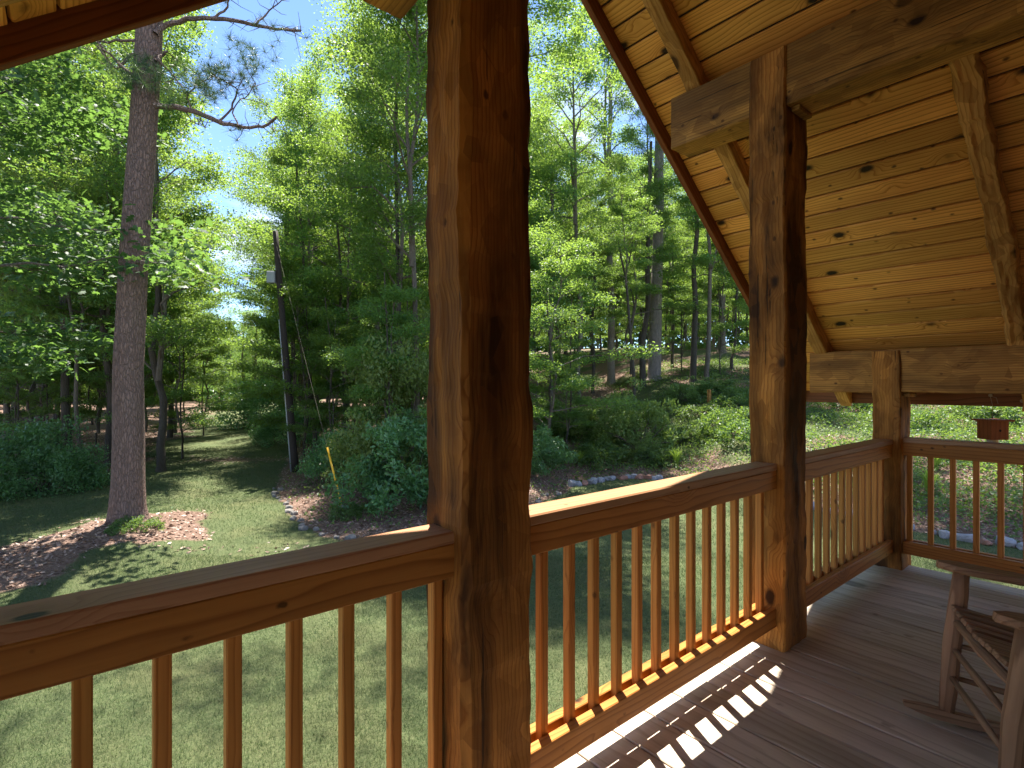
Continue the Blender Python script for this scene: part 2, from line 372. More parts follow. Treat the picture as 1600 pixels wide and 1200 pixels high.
M_bark = bark('grey_bark', (.13, .10, .075), (.22, .18, .14), sc=(14, 14, 2.5), bump=.6)
M_pale = bark('pale_pine_bark', (.30, .24, .21), (.44, .38, .34), sc=(10, 10, 2.4), lich=.1)
M_darkb = bark('dark_bark', (.065, .05, .04), (.12, .095, .07), sc=(14, 14, 2.5), bump=.6, lich=.1)
M_pole = simple('creosote_pole', (.035, .026, .022), .8, nscale=8, bump=.3)
M_metal = simple('grey_metal', (.33, .35, .36), .45, .3, nscale=6, namt=.15)
M_yellow = simple('yellow_plastic', (.78, .43, .02), .4, nscale=9, namt=.1)
M_stone = simple('field_stone', (.27, .27, .30), .85, nscale=7, namt=.35, bump=.6)
M_stonered = simple('reddish_stone', (.30, .15, .11), .85, nscale=7, namt=.3, bump=.6)
M_stonedk = simple('dull_stone', (.22, .20, .185), .9, nscale=7, namt=.35, bump=.6)
M_cord = simple('cord', (.35, .28, .18), .8)
M_dark = simple('hole_black', (.008, .006, .005), .9)
M_jar = simple('pale_jar', (.55, .58, .5), .25, spec=.6)
M_nail = simple('nail_steel', (.12, .10, .09), .5, .6)

# ------------------------------------------------------------------ terrain
BR = np.array([-6.65, -5, -3.7, -2, -.5, .76, 1.43, 1.75, 3, 4.5, 6, 6.9, 7.9, 8.9, 12, 20, 60])
BW = np.array([15.1, 12.1, 10.3, 9.9, 10.5, 13.1, 14.5, 15.3, 16.1, 16.2, 14.8, 12.3, 10.5, 9.3, 7, 4, 2])
def bed_dist(r, w):
    "metres behind the border of the planted bank (negative: lawn)"
    d = (w-np.interp(r, BR, BW))
    left = r-(-6.65-.33*(w-15.1))
    return np.where(r < -6.65, np.minimum(left, 3), np.minimum(d, np.where(w > 15.1, 99, d)))
def ground_z(r, w):
    r = np.asarray(r, float); w = np.asarray(w, float)
    d = np.maximum(0, w-np.interp(r, BR, BW)); d = np.where(r < -6.65, np.maximum(0, w-15.1), d)
    sl_ = np.interp(r, [-60, -17, -9, -4, 0, 3, 60], [.008, .012, .03, .08, .13, .165, .165])
    base = sl_*np.where(d < 1.2, d*d/2.4, d-.6)
    base = np.where(d > 34, sl_*33.4+(d-34)*sl_*.4, base)
    pine = .28*np.exp(-(((r+7.3)/1.6)**2+((w-10.2)/2.0)**2))
    hum = .05*np.sin(r*.9+1.3)*np.sin(w*.7)+.03*np.sin(r*2.3)*np.sin(w*1.9+2)
    return base+pine+hum*np.clip((w-6)/6, 0, 1)
def nz2(x, y, s, seed=0):
    "cheap value noise"
    rs = np.random.RandomState(seed); g = rs.rand(256, 256); x = np.asarray(x)/s+97; y = np.asarray(y)/s+53
    xi = np.floor(x).astype(int); yi = np.floor(y).astype(int); fx = x-xi; fy = y-yi; fx = fx*fx*(3-2*fx); fy = fy*fy*(3-2*fy)
    a = g[xi % 256, yi % 256]; b = g[(xi+1) % 256, yi % 256]; c = g[xi % 256, (yi+1) % 256]; d = g[(xi+1) % 256, (yi+1) % 256]
    return (a*(1-fx)+b*fx)*(1-fy)+(c*(1-fx)+d*fx)*fy
def litter_mask(r, w):
    n1 = nz2(r, w, 1.1, 1)-.5; n2 = nz2(r, w, .35, 2)-.5; n3 = nz2(r, w, 3.5, 3)-.5
    b = bed_dist(r, w); m = 1/(1+np.exp(-(b+n2*.25)*9))
    gb = np.clip((b-1.6)/2.5, 0, 1)*np.clip((r-1.5)/2, 0, 1); m = m*(1-gb*np.clip(.5+n1*1.8+n3*.9, 0, .9))
    # left woods: everything left of the mown path
    edge = np.interp(w, [6, 10, 14, 18, 24, 40, 80], [-16, -15, -13.0, -13.3, -15.6, -23, -44])
    lw = 1/(1+np.exp((r-edge+n1*2.6)*1.6))
    # mulch at the pine: capsule from the trunk towards the left foreground
    a = np.array([-7.25, 10.2]); c = np.array([-8.3, 7.6]); t = np.clip(((r-a[0])*(c[0]-a[0])+(w-a[1])*(c[1]-a[1]))/((c-a)**2).sum(), 0, 1)
    dp = np.hypot(r-a[0]-t*(c[0]-a[0]), w-a[1]-t*(c[1]-a[1])); pm = 1/(1+np.exp((dp-1.15+n1*1.1+n2*.5)*6))
    # worn straw patches on the path
    pt = np.clip(((r+10.3)/2.8)**2+((w-20)/1.0)**2, 0, 9); p2 = .62*np.exp(-pt)
    pt = ((r+4.6)/2.2)**2+((w-9.4)/.7)**2; p3 = .45*np.exp(-pt)*(n1+.9)
    far = np.clip((w-24)/10, 0, 1)*.45*(n1+n3+.5)
    return np.clip(np.maximum.reduce([m, lw, pm, p2+n2*.3*(p2 > .1), p3, far*(r < -4)]), 0, 1)
def build_ground():
    u = np.linspace(-1, 1, 330); v = np.linspace(0, 1, 330)
    R = 14*np.sinh(u*4.2)/np.sinh(1.0)*.62; Wd = -30+0*v; 
    wv = np.sinh(v*4.6-.9)/np.sinh(1.0)*7.2+1.5
    rr, ww = np.meshgrid(R, wv, indexing='ij'); z = ground_z(rr, ww)
    xy = np.stack([RT[0]*rr+FW[0]*ww, RT[1]*rr+FW[1]*ww, z], -1).reshape(-1, 3)
    n = len(v); i = np.arange(len(u)-1)[:, None]*n; j = np.arange(n-1)[None, :]
    F = np.stack([i+j, i+n+j, i+n+j+1, i+j+1], -1).reshape(-1, 4)
    m, t = new_mat('ground'); Lk = t.links; tcn = nd(t, 'ShaderNodeTexCoord').outputs['Object']
    lit = nd(t, 'ShaderNodeAttribute', attribute_name='litter').outputs['Fac']
    lf = nd(t, 'ShaderNodeMapRange', interpolation_type='SMOOTHSTEP'); lf.inputs[1].default_value = .35; lf.inputs[2].default_value = .65
    Lk.new(math_(t, 'ADD', lit, math_(t, 'MULTIPLY', math_(t, 'SUBTRACT', noise(t, tcn, 6, 6, .7), .5), .5)), lf.inputs[0])
    g = ramp(t, noise(t, tcn, 28, 6, .75), [(.3, (.04, .06, .025)), (.5, (.085, .11, .045)), (.7, (.14, .15, .075))])
    g = mix(t, math_(t, 'MULTIPLY', ramp(t, noise(t, tcn, .9, 5, .6), [(.45, (0, 0, 0)), (.7, (1, 1, 1))]), .5), g, (.14, .13, .06))
    l_ = ramp(t, noise(t, tcn, 22, 8, .8), [(.3, (.06, .036, .026)), (.48, (.16, .10, .075)), (.6, (.28, .19, .15)), (.72, (.42, .32, .27))])
    base = mix(t, lf.outputs[0], g, l_)
    bs = nd(t, 'ShaderNodeBsdfPrincipled'); bs.inputs['Roughness'].default_value = .9; bs.inputs['Specular IOR Level'].default_value = .15
    Lk.new(base, bs.inputs['Base Color']); bp = nd(t, 'ShaderNodeBump'); bp.inputs['Strength'].default_value = .8; bp.inputs['Distance'].default_value = .05
    Lk.new(noise(t, tcn, 30, 6, .75), bp.inputs['Height']); Lk.new(bp.outputs[0], bs.inputs['Normal'])
    o = nd(t, 'ShaderNodeOutputMaterial'); Lk.new(bs.outputs[0], o.inputs[0])
    ob = mesh_np('ground', xy, F, m, attrs={'litter': litter_mask(rr, ww).ravel()}, smooth=True); ob['kind'] = 'structure'
build_ground()

# ------------------------------------------------------------------ porch
FL = EYE-1.35                       # floor top
SLP = .8; E3 = EYE+.2545            # slope, top of the low purlin
XR = 1.88                          # ridge line
def zraft(x): x = x if x > XR else 2*XR-x; return E3+SLP*(4.652-x)     # underside of rafters
CD = .143
def zceil(x): return zraft(x)+CD
YB = -3.2; YF = 2.08
# floor boards
mb = MB(3); x = 3.045-.2*24
while x < 4.84:
    x1 = min(x+.199, 4.855)
    mb.box(x+.006, x1, YB, 1.40, FL-.035, FL+mb.rs.uniform(-.0012, .0012), axis=1, bev=.004); x += .2
mb.box(-1.7, 4.82, YB, 1.37, FL-.06, FL-.038, axis=0, tint=0)  # sheet added under the boards to stop light rising through the gaps
o = mb.build('porch_floor', M_floor); o['kind'] = 'structure'
mb = MB(4); mb.box(-1.7, 4.83, 1.375, 1.415, FL-.24, FL-.04, axis=0); mb.box(4.83, 4.87, YB, 1.415, FL-.24, FL-.04, axis=1)
tag(mb.build('rim_joist', M_rake), 'brown edge board below the porch floor', 'rim joist')
mb = MB(5); mb.box(-3, 7, YB-.15, YB, 0, FL+5.2, axis=0); o = mb.build('house_wall', M_raft); o['kind'] = 'structure'
# ceilings: tongue and groove boards on both slopes
ca = math.atan(SLP); cs_, sn_ = math.cos(ca), math.sin(ca)
def ceiling(sgn, seed):
    mb = MB(seed); bw = .1345; x = XR; k = 0
    while True:
        xa = XR+k*bw*cs_; xb = xa+bw*cs_
        if xa > 5.22: break
        xc = (xa+xb)/2; zc = zceil(xc)
        X = xc if sgn > 0 else 2*XR-xc
        U = np.array([0, 1, 0.]); V = np.array([cs_*sgn, 0, -sn_]); N = np.array([sn_*sgn, 0, cs_])
        M = np.stack([V, U, N], 1)
        y0 = YB; cuts = [YB]+sorted(mb.rs.uniform(YB+.3, -1.0, 1).tolist())+[YF]
        for a, b in zip(cuts[:-1], cuts[1:]):
            c = np.array([X, (a+b)/2, zc])+N*.011
            mb.frame_box(c, M, np.array([bw/2-.0056, (b-a)/2-.0006, .011]), 1, None, .0075)
        k += 1
    o = mb.build('ceiling', M_ceil); o['kind'] = 'structure'
ceiling(1, 11); ceiling(-1, 12)
def deck(sgn, seed):
    mb = MB(seed); xa, xb = XR, 5.27; xc = (xa+xb)/2; X = xc if sgn > 0 else 2*XR-xc
    V = np.array([cs_*sgn, 0, -sn_]); U = np.array([0, 1, 0.]); N = np.array([sn_*sgn, 0, cs_])
    mb.frame_box(np.array([X, (YB+YF)/2+.02, zceil(xc)])+N*.05, np.stack([V, U, N], 1), np.array([(xb-xa)/2/cs_, (YF-YB)/2+.04, .022]), 1)
    o = mb.build('roof', M_roofing); o['kind'] = 'structure'
deck(1, 13); deck(-1, 14)
# rafters, hewn
def rafter(y, sgn, seed, label, wid=.09, amp=.004, wave=.006):
    mb = MB(seed); V = np.array([cs_*sgn, 0, -sn_]); N = np.array([sn_*sgn, 0, cs_]); U = np.array([0, 1, 0.])
    x0 = XR+.02; dp = CD*cs_/2
    o_ = np.array([x0 if sgn > 0 else 2*XR-x0, y, zraft(x0)])+N*(dp+.002); ln = (5.21-x0)/cs_
    mb.hewn(o_, V, U, N, ln, wid/2, dp-.002, amp=amp, cham=.005, wave=wave, step=.025)
    tag(mb.build('rafter', M_raft), label, 'rafter', None)
rafter(.57, 1, 21, 'rough hewn rafter with scalloped faces at the far right of the knotty ceiling', amp=.013, wave=.015)
rafter(1.738, 1, 22, 'smoother rafter running down just inside the right roof edge, crossing above the beam end')
rafter(1.695, -1, 23, 'rafter with wavy yellow underside at the top left corner', wave=.009)
rafter(-.6, 1, 24, 'rafter above the rocking chair, nearest the house')
rafter(-.6, -1, 25, 'rafter overhead on the left roof slope near the house'); rafter(.57, -1, 26, 'middle rafter of the left roof slope')
# roof edges
def rake(sgn, seed, label):
    mb = MB(seed); xa, xb = XR, 5.27; xc = (xa+xb)/2; X = xc if sgn > 0 else 2*XR-xc
    V = np.array([cs_*sgn, 0, -sn_]); U = np.array([0, 1, 0.]); N = np.array([sn_*sgn, 0, cs_])
    h = .085; mb.frame_box(np.array([X, YF+.0195, zceil(xc)])+N*(-.083+h), np.stack([V, U, N], 1), np.array([(xb-xa)/2/cs_, .019, h]), 0)
    tag(mb.build('fascia_board', M_rake), label, 'fascia board')
rake(1, 31, 'dark sloping board along the right edge of the gable roof'); rake(-1, 32, 'dark sloping board along the left edge of the gable roof')
mb = MB(33); mb.box(5.225, 5.262, YB, YF-.002, EYE-.163, EYE+.02, axis=1, bev=.002)
tag(mb.build('fascia_board', M_rake), 'dark level board along the eave behind the corner post beam', 'fascia board')
mb = MB(34); mb.box(2*XR-5.262, 2*XR-5.225, YB, YF-.002, EYE-.163, EYE+.02, axis=1, bev=.002)
tag(mb.build('fascia_board', M_rake), 'dark level board along the left eave', 'fascia board')
# posts
def post(x0, x1, y0, y1, ztop, seed, label, cham=.015, amp=.005, wave=.007):
    root = mb = MB(seed)
    mb.hewn([(x0+x1)/2, (y0+y1)/2, FL-.02], [0, 0, 1], [1, 0, 0], [0, 1, 0], ztop-FL+.02, (x1-x0)/2, (y1-y0)/2, amp=amp, cham=cham, wave=wave, step=.02)
    return tag(mb.build('wooden_post', M_post), label, 'post')
ZB = EYE+1.408; ZT = EYE+1.713
post(.823, 1.078, 1.190, 1.402, ZT, 41, 'massive dark hewn post, nearest of the porch posts', cham=.021, amp=.0045, wave=.007)
post(2.782, 3.045, 1.2, 1.387, ZT-.01, 42, 'hewn post carrying the high beam end, between the two long railings', cham=.008)
post(4.652, 4.885, 1.195, 1.373, E3-.012, 43, 'short corner post with dark knots where the railings meet', cham=.008)
# purlin beams running back to the house
def beam(x0, x1, y1, z0, z1, seed, label, blk=True):
    mb = MB(seed); L0 = y1-YB
    mb.hewn([(x0+x1)/2, YB, (z0+z1)/2], [0, 1, 0], [0, 0, 1], [1, 0, 0], L0, (z1-z0)/2, (x1-x0)/2, amp=.003, cham=.006, wave=.006, step=.03)
    o = tag(mb.build('beam', M_beam), label, 'beam'); o.location.z = 0
    if blk:
        m2 = MB(seed+5); m2.box(x0+.03, x1-.01, 1.15, 1.19, z0-.03, z0-.004, axis=1); m2.build('bearing_block', M_beam, o)
beam(2.80, 2.99, 1.87, ZB, ZT, 51, 'high hewn beam resting on the second post, its end jutting out past the post')
beam(4.667, 4.87, 1.818, EYE-.064, E3, 52, 'low level beam with dark knots across the corner post')
beam(.84, 1.0, 1.87, ZB, ZB+.24, 53, 'overhead beam whose square end shows at the top beside the nearest post', blk=False)
beam(2*XR-4.87, 2*XR-4.667, 1.818, EYE-.064, E3, 54, 'low beam of the left eave')

# railings
ZC = EYE-.406
def rail_x(x0, x1, bx, seed, label, knots=()):
    root = empty('railing', (x0, 1.29, FL)); tag(root, label, 'railing', 'railings around the porch')
    y0 = 1.243
    def pc(name, mat, *b, axis=0, sd=0, bev=.003):
        m = MB(seed+sd); m.box(*b, axis=axis, bev=bev); return m.build(name, mat, root)
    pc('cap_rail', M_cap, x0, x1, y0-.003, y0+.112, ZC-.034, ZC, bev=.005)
    pc('upper_board', M_rail, x0+.001, x1-.001, y0, y0+.037, ZC-.127, ZC-.0345, sd=1)
    pc('upper_board', M_rail, x0+.001, x1-.001, y0+.07, y0+.109, ZC-.127, ZC-.0345, sd=2)
    pc('lower_board', M_rail, x0, x1, y0, y0+.037, EYE-1.236, EYE-1.143, sd=3)
    pc('lower_board', M_rail, x0, x1, y0+.07, y0+.109, EYE-1.236, EYE-1.143, sd=4)
    for k, b in enumerate(bx):
        j = ((seed*7+k*13) % 5-2)*.0008
        pc('baluster', M_bal, b+j-.0158, b+j+.0158, y0+.038, y0+.0695, EYE-1.232, ZC-.036, axis=2, sd=10+k)
    return root
rail_x(-1.62, .836, [.8005-.1292*k for k in range(19)], 100, 'nearest railing, running off the left edge from the massive post')
rail_x(1.04, 2.787, [1.208+.1256*k for k in range(13)], 140, 'railing with sunlit top and slatted floor shadow, between the two tall posts')
rail_x(3.008, 4.655, [3.07+.1256*k for k in range(13)], 180, 'short railing with tightly overlapping balusters, between second post and corner post')
def rail_y(xf, y0, y1, by, seed, label):
    root = empty('railing', (xf, y1, FL)); tag(root, label, 'railing', 'railings around the porch')
    def pc(name, mat, *b, axis=1, sd=0, bev=.003):
        m = MB(seed+sd); m.box(*b, axis=axis, bev=bev); return m.build(name, mat, root)
    dz = .014
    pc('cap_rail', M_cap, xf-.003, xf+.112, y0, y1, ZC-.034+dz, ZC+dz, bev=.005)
    pc('upper_board', M_rail, xf, xf+.037, y0, y1-.001, ZC-.127+dz, ZC-.0345+dz, sd=1)
    pc('upper_board', M_rail, xf+.07, xf+.109, y0, y1-.001, ZC-.127+dz, ZC-.0345+dz, sd=2)
    pc('lower_board', M_rail, xf, xf+.037, y0, y1, EYE-1.236, EYE-1.143, sd=3)
    pc('lower_board', M_rail, xf+.07, xf+.109, y0, y1, EYE-1.236, EYE-1.143, sd=4)
    for k, b in enumerate(by):
        pc('baluster', M_bal, xf+.038, xf+.0695, b-.0158, b+.0158, EYE-1.232, ZC-.036+dz, axis=2, sd=10+k)
rail_y(4.70, YB, 1.197, [1.165-.1245*k for k in range(30)], 220, 'railing across the end of the porch behind the rocking chair')

# birdhouse hanging from the eave board
bc = np.array([5.19, .773, EYE-.335])
root = empty('birdhouse', tuple(bc)); tag(root, 'small reddish wooden bird house with a round hole, hanging on a string from the eave', 'birdhouse')
th = math.radians(-38); Mz = np.array([[math.cos(th), -math.sin(th), 0], [math.sin(th), math.cos(th), 0], [0, 0, 1.]])
def bpiece(name, c, h, mat, sd, axis=2, bev=.002):
    m = MB(sd); m.local = True; m.frame_box(Mz@np.array(c), Mz, np.array(h), axis, None, bev); return m.build(name, mat, root)
bx_ = bpiece('box', (0, 0, 0), (.066, .058, .066), M_bird, 301); bpiece('roof_board', (0, 0, .073), (.088, .082, .0065), M_bird, 302, 0)
m = MB(303); m.local = True; q = Mz@np.array([0, -.0585, 0]); dx = Mz@np.array([0, -1, 0.]); m.tube([q, q+dx*.001], [.009, .009], 12); m.build('hole', M_dark, root)
m = MB(304); m.local = True; m.tube([[0, 0, -.067], [0, 0, -.1]], [.036, .034], 14); m.build('collecting_jar', M_jar, root)
m = MB(305); m.local = True; m.tube([[0, 0, .08], [0.005, 0, .17], [.01, .015, .25]], [.0016]*3, 5); m.tube([[.012, .012, .245], [.002, -.02, .235], [0, -.03, .19]], [.0014]*3, 5); m.build('string', M_cord, root)
m = MB(306); m.tube([[5.196, .788, EYE-.083], [5.226, .788, EYE-.083]], [.011, .011], 10)
tag(m.build('hook', M_cord), 'small pale hook above the bird house string', 'hook')
m = MB(307); m.tube([[5.196, .617, EYE-.12], [5.226, .617, EYE-.12]], [.013, .013], 10)
tag(m.build('hook', M_cord), 'small pale hook on the eave board at the right edge', 'hook')

# rocking chair (faces the view; seat slats run front to back, on two rockers)
CF = np.array([-.457, .889]); CF /= np.linalg.norm(CF); CSd = np.array([CF[1], -CF[0]])
A0 = np.array([2.70, .545]); 
root = empty('rocking_chair', (A0[0]-CSd[0]*.265-CF[0]*.22, A0[1]-CSd[1]*.265-CF[1]*.22, FL), math.atan2(CF[1], CF[0])-math.pi/2)
tag(root, 'brown wooden rocking chair with slatted seat, cut off by the right edge', 'rocking chair')
ORG = np.array([0, 0, 0.])
tilt = math.radians(-5)
def loc(x, y, z):
    "chair frame: x right, y forward, z up, tipped back a little about the floor contact"
    c, s_ = math.cos(-tilt), math.sin(-tilt); return np.array([x, y*c-z*s_*1.0, z*c+y*s_])
def cpart(name, fn, sd, par=root, smooth=True):
    m = MB(sd); m.local = True; fn(m); return m.build(name, M_chair, par, smooth)
W2 = .265
for sx in (1, -1):
    cpart('leg', lambda m: m.tube([loc(sx*W2, .22, .035), loc(sx*W2, .22, .12), loc(sx*W2, .225, .3), loc(sx*W2, .22, .5), loc(sx*W2, .22, .6)], [.025, .029, .031, .030, .026], 14), 401+sx)
    cpart('leg', lambda m: m.tube([loc(sx*.22, -.24, .035), loc(sx*.22, -.25, .2), loc(sx*.22, -.28, .45), loc(sx*.22, -.36, .8), loc(sx*.22, -.44, 1.12)], [.019, .023, .025, .024, .018], 14), 404+sx)
    def arm(m):
        ys = np.linspace(.30, -.30, 14); 
        top = []
        for k, y in enumerate(ys):
            wdt = .045+.014*math.cos(min(1, k/9)*math.pi/2); e = math.sin(min(1, (k+.35)/2.2)*math.pi/2); wdt *= e
            z = .612-.01*(k/13)
            top += [loc(sx*W2-wdt, y, z-.009), loc(sx*W2-wdt*.8, y, z+.008), loc(sx*W2+wdt*.8, y, z+.008), loc(sx*W2+wdt, y, z-.009), loc(sx*W2+wdt*.75, y, z-.019), loc(sx*W2-wdt*.75, y, z-.019)]
        V = np.array(top); F = []
        for k in range(13):
            for j in range(6):
                a = k*6+j; b = k*6+(j+1) % 6; F.append([a, b, b+6, a+6])
        F += [[0, 5, 4, 4], [0, 4, 1, 1], [1, 4, 3, 3], [1, 3, 2, 2]]
        n0 = 78; F += [[n0, n0+1, n0+2, n0+3], [n0, n0+3, n0+4, n0+5]]
        m.add(V, [f[::-1] if f[2] != f[3] else [f[1], f[0], f[2], f[2]] for f in F], V[:, [1, 0, 2]])
    cpart('arm', arm, 407+sx, smooth=False)
    def rocker(m):
        n = 22; V = []
        for k in range(n+1):
            y = .36-.98*k/n; zc = .045+(y+.03)**2*.22
            hh = .02 if 1 < k < n-1 else (.014 if k in (1, n-1) else .006)
            for (dx, dz) in ((-.014, -1), (.014, -1), (.014, 1), (-.014, 1)):
                V.append([sx*W2*(.97)+dx, y, zc+dz*hh-.025])
        V = np.array(V); F = []
        for k in range(n):
            for j in range(4):
                a = k*4+j; b = k*4+(j+1) % 4; F.append([a, a+4, b+4, b])
        F += [[0, 1, 2, 3], [n*4+3, n*4+2, n*4+1, n*4]]
        m.add(V, F, V[:, [1, 0, 2]])
    cpart('rocker', rocker, 410+sx, smooth=False)
    for z in (.17, .30):
        cpart('rung', lambda m: m.tube([loc(sx*W2, .22, z), loc(sx*.243, 0, z-.005), loc(sx*.22, -.255, z-.01)], [.009, .0125, .009], 10), 420+sx+int(z*100))
for z in (.175, .285):
    cpart('rung', lambda m: m.tube([loc(-W2, .222, z), loc(0, .222, z), loc(W2, .222, z)], [.010, .0135, .010], 10), 450+int(z*100))
    cpart('rung', lambda m: m.tube([loc(-.22, -.25, z), loc(0, -.25, z), loc(.22, -.25, z)], [.010, .0125, .010], 10), 470+int(z*100))
def seat(m):
    for k in range(9):
        x = -W2+.05+k*.054
        c = loc(x, -.015, .408+.016*abs(k-4)/4); a = math.radians(7)-tilt
        M = np.array([[1, 0, 0], [0, math.cos(a), -math.sin(a)], [0, math.sin(a), math.cos(a)]])
        m.frame_box(c, M, np.array([.0205, .268, .0095]), 1, None, .003)
cpart('seat', seat, 480, smooth=False)
cpart('seat_rail', lambda m: m.tube([loc(-W2, .222, .395), loc(0, .222, .388), loc(W2, .222, .395)], [.015, .019, .015], 12), 481)
cpart('seat_rail', lambda m: m.tube([loc(-.22, -.27, .345), loc(.22, -.27, .345)], [.014, .014], 12), 482)
for sx in (1, -1): cpart('seat_rail', lambda m: m.tube([loc(sx*W2, .22, .39), loc(sx*.22, -.27, .345)], [.013, .013], 12), 483+sx)
def backr(m):
    for k in range(7):
        x = -.165+k*.055
        m.tube([loc(x, -.275, .36), loc(x, -.33, .7), loc(x, -.42, 1.08)], [.009, .012, .009], 8)
cpart('backrest', backr, 490)
for (z, y) in ((1.08, -.425), (.46, -.285)):
    cpart('back_rail', lambda m: m.frame_box(loc(0, y, z), np.eye(3), np.array([.22, .012, .032]), 0, None, .006), 491+int(z), smooth=False)

# ------------------------------------------------------------------ foliage makers
def leaf_quads(C, nrm_jit, size, rs, flat=.8, aspect=.55, up=None):
    n = len(C); s = size*rs.uniform(.65, 1.25, n)
    N = rs.normal(size=(n, 3))*nrm_jit; N[:, 2] += flat; N /= np.linalg.norm(N, axis=1)[:, None]
    T = rs.normal(size=(n, 3)); T -= (T*N).sum(1)[:, None]*N; T /= np.linalg.norm(T, axis=1)[:, None]; B = np.cross(N, T)
    h = s[:, None]
    p0 = C-T*h*.5; p1 = C+B*h*aspect*.5-T*h*.06-N*h*.07; p2 = C+T*h*.5-N*h*.12; p3 = C-B*h*aspect*.5-T*h*.06-N*h*.07
    V = np.stack([p0, p1, p2, p3], 1).reshape(-1, 3); F = np.arange(n*4).reshape(-1, 4)
    return V, F
def lobed_leaves(C, size, rs, jit=.5):
    "oak-like leaves: a midrib strip of five quads with alternating lobes"
    n = len(C); s = size*rs.uniform(.7, 1.25, n)[:, None]
    N = rs.normal(size=(n, 3))*jit; N[:, 2] += .8; N /= np.linalg.norm(N, axis=1)[:, None]
    T = rs.normal(size=(n, 3)); T[:, 2] -= .3; T -= (T*N).sum(1)[:, None]*N; T /= np.linalg.norm(T, axis=1)[:, None]; B = np.cross(N, T)
    prof = [(-.5, .02), (-.32, .2), (-.22, .09), (-.02, .3), (.06, .11), (.26, .22), (.32, .08), (.5, .015)]
    Vs = []
    for (a, b) in prof:
        dr = -N*s*(.25*(a+.2)**2)
        Vs += [C+T*s*a+B*s*b+dr, C+T*s*a-B*s*b+dr]
    V = np.stack(Vs, 1).reshape(-1, 3); m = len(prof); F = []
    base = np.arange(n)[:, None]*2*m
    for k in range(m-1): F.append(np.stack([base[:, 0]+2*k, base[:, 0]+2*k+1, base[:, 0]+2*k+3, base[:, 0]+2*k+2], 1))
    return V, np.concatenate(F)
class Tree:
    def __init__(s): s.Vb = []; s.Fb = []; s.Vl = []; s.Fl = []; s.nb = 0; s.nl = 0
    def branch(s, pts, rads, n=5):
        V, F, _ = tube_arrays(pts, rads, n, False); s.Vb.append(V); s.Fb.append(F+s.nb); s.nb += len(V)
    def leaves(s, V, F): s.Vl.append(V); s.Fl.append(F+s.nl); s.nl += len(V)
    def mesh(s, name, mats):
        Vb = np.vstack(s.Vb) if s.Vb else np.zeros((0, 3)); Fb = np.vstack(s.Fb) if s.Fb else np.zeros((0, 4), int)
        Vl = np.vstack(s.Vl); Fl = np.vstack(s.Fl)
        o = mesh_np(name, np.vstack([Vb, Vl]), np.vstack([Fb, Fl+len(Vb)]), mats, matidx=np.concatenate([np.zeros(len(Fb), int), np.ones(len(Fl), int)]))
        me = o.data; bpy.data.objects.remove(o); return me
def make_crown(seed, H, R, nl, leaf, limbs=22, mats=None, flat=.3, low=.0, up=(20, 45), clump=.13, lobed=False, openn=1.0, leader=.09):
    rs = np.random.RandomState(seed); T = Tree()
    zz = np.linspace(0, H*.93, 8); cx = smooth1d(rs, 7, 2, .25); cy = smooth1d(rs, 7, 2, .25); cx -= cx[0]; cy -= cy[0]
    T.branch(np.stack([cx, cy, zz], 1), np.linspace(leader, .012, 8), 6)
    cl = []; az = rs.uniform(0, 6.28)
    for i in range(limbs):
        t = (i+.5)/limbs; t = low+(1-low)*t; z0 = t*H*.9
        prof = math.sin(min(1, .25+.9*t)*math.pi*.92)**.7 if t < .85 else .5*(1.1-t)/.25+.25
        Ln = R*prof*rs.uniform(.45, 1.2); az += 2.4+rs.uniform(-.4, .4)
        el = math.radians(rs.uniform(*up)+25*t)
        d = np.array([math.cos(az)*math.cos(el), math.sin(az)*math.cos(el), math.sin(el)])
        k = np.linspace(0, 1, 7)[:, None]; b = np.array([np.interp(z0, zz, cx), np.interp(z0, zz, cy), z0])
        pts = b+d*Ln*k-np.array([0, 0, 1])*Ln*.16*k**2+rs.normal(size=(7, 3))*Ln*.018*(k > 0)
        r0 = leader*.45*(1-.6*t)+.006; T.branch(pts, np.linspace(r0, .006, 7), 5)
        for q in range(6):
            f = .3+.7*(q+rs.uniform(0, 1))/6; p = pts[0]*0+np.array([np.interp(f*6, range(7), pts[:, c]) for c in range(3)])
            a2 = az+rs.choice([-1, 1])*rs.uniform(.4, 1.2); l2 = Ln*rs.uniform(.2, .42)*(1.15-.5*f)
            d2 = np.array([math.cos(a2), math.sin(a2), rs.uniform(-.1, .35)])
            k2 = np.linspace(0, 1, 4)[:, None]; p2 = p+d2*l2*k2+rs.normal(size=(4, 3))*l2*.05*(k2 > 0)
            T.branch(p2, np.linspace(.009, .003, 4), 3)
            for g in (.45, .75, 1.0): cl.append((p+d2*l2*g, R*clump*rs.uniform(.55, 1.2)))
        cl.append((pts[-1], R*clump*1.1)); cl.append((pts[-2], R*clump))
    cl = [c for c in cl if rs.rand() < openn]
    wts = np.array([c[1]**2 for c in cl]); cnt = rs.multinomial(nl, wts/wts.sum())
    Cs = []
    for (c, r_), n_ in zip(cl, cnt):
        if n_ == 0: continue
        q = rs.normal(size=(n_, 3)); q /= np.linalg.norm(q, axis=1)[:, None]+1e-9; q *= rs.uniform(0, 1, n_)[:, None]**.5
        q *= np.array([1, 1, flat])*r_*1.5; q[:, 2] -= .1*(q[:, 0]**2+q[:, 1]**2)/max(r_, .1); Cs.append(c+q)
    C = np.vstack(Cs)
    if lobed: V, F = lobed_leaves(C, leaf, rs)
    else: V, F = leaf_quads(C, .55, leaf, rs)
    T.leaves(V, F); return T.mesh('crown', mats or [M_bark, M_leaf])
CRW = {}
CRW['a'] = make_crown(1, 11, 4.2, 46000, .095, 26)
CRW['b'] = make_crown(2, 12, 3.6, 40000, .092, 24, flat=.4)
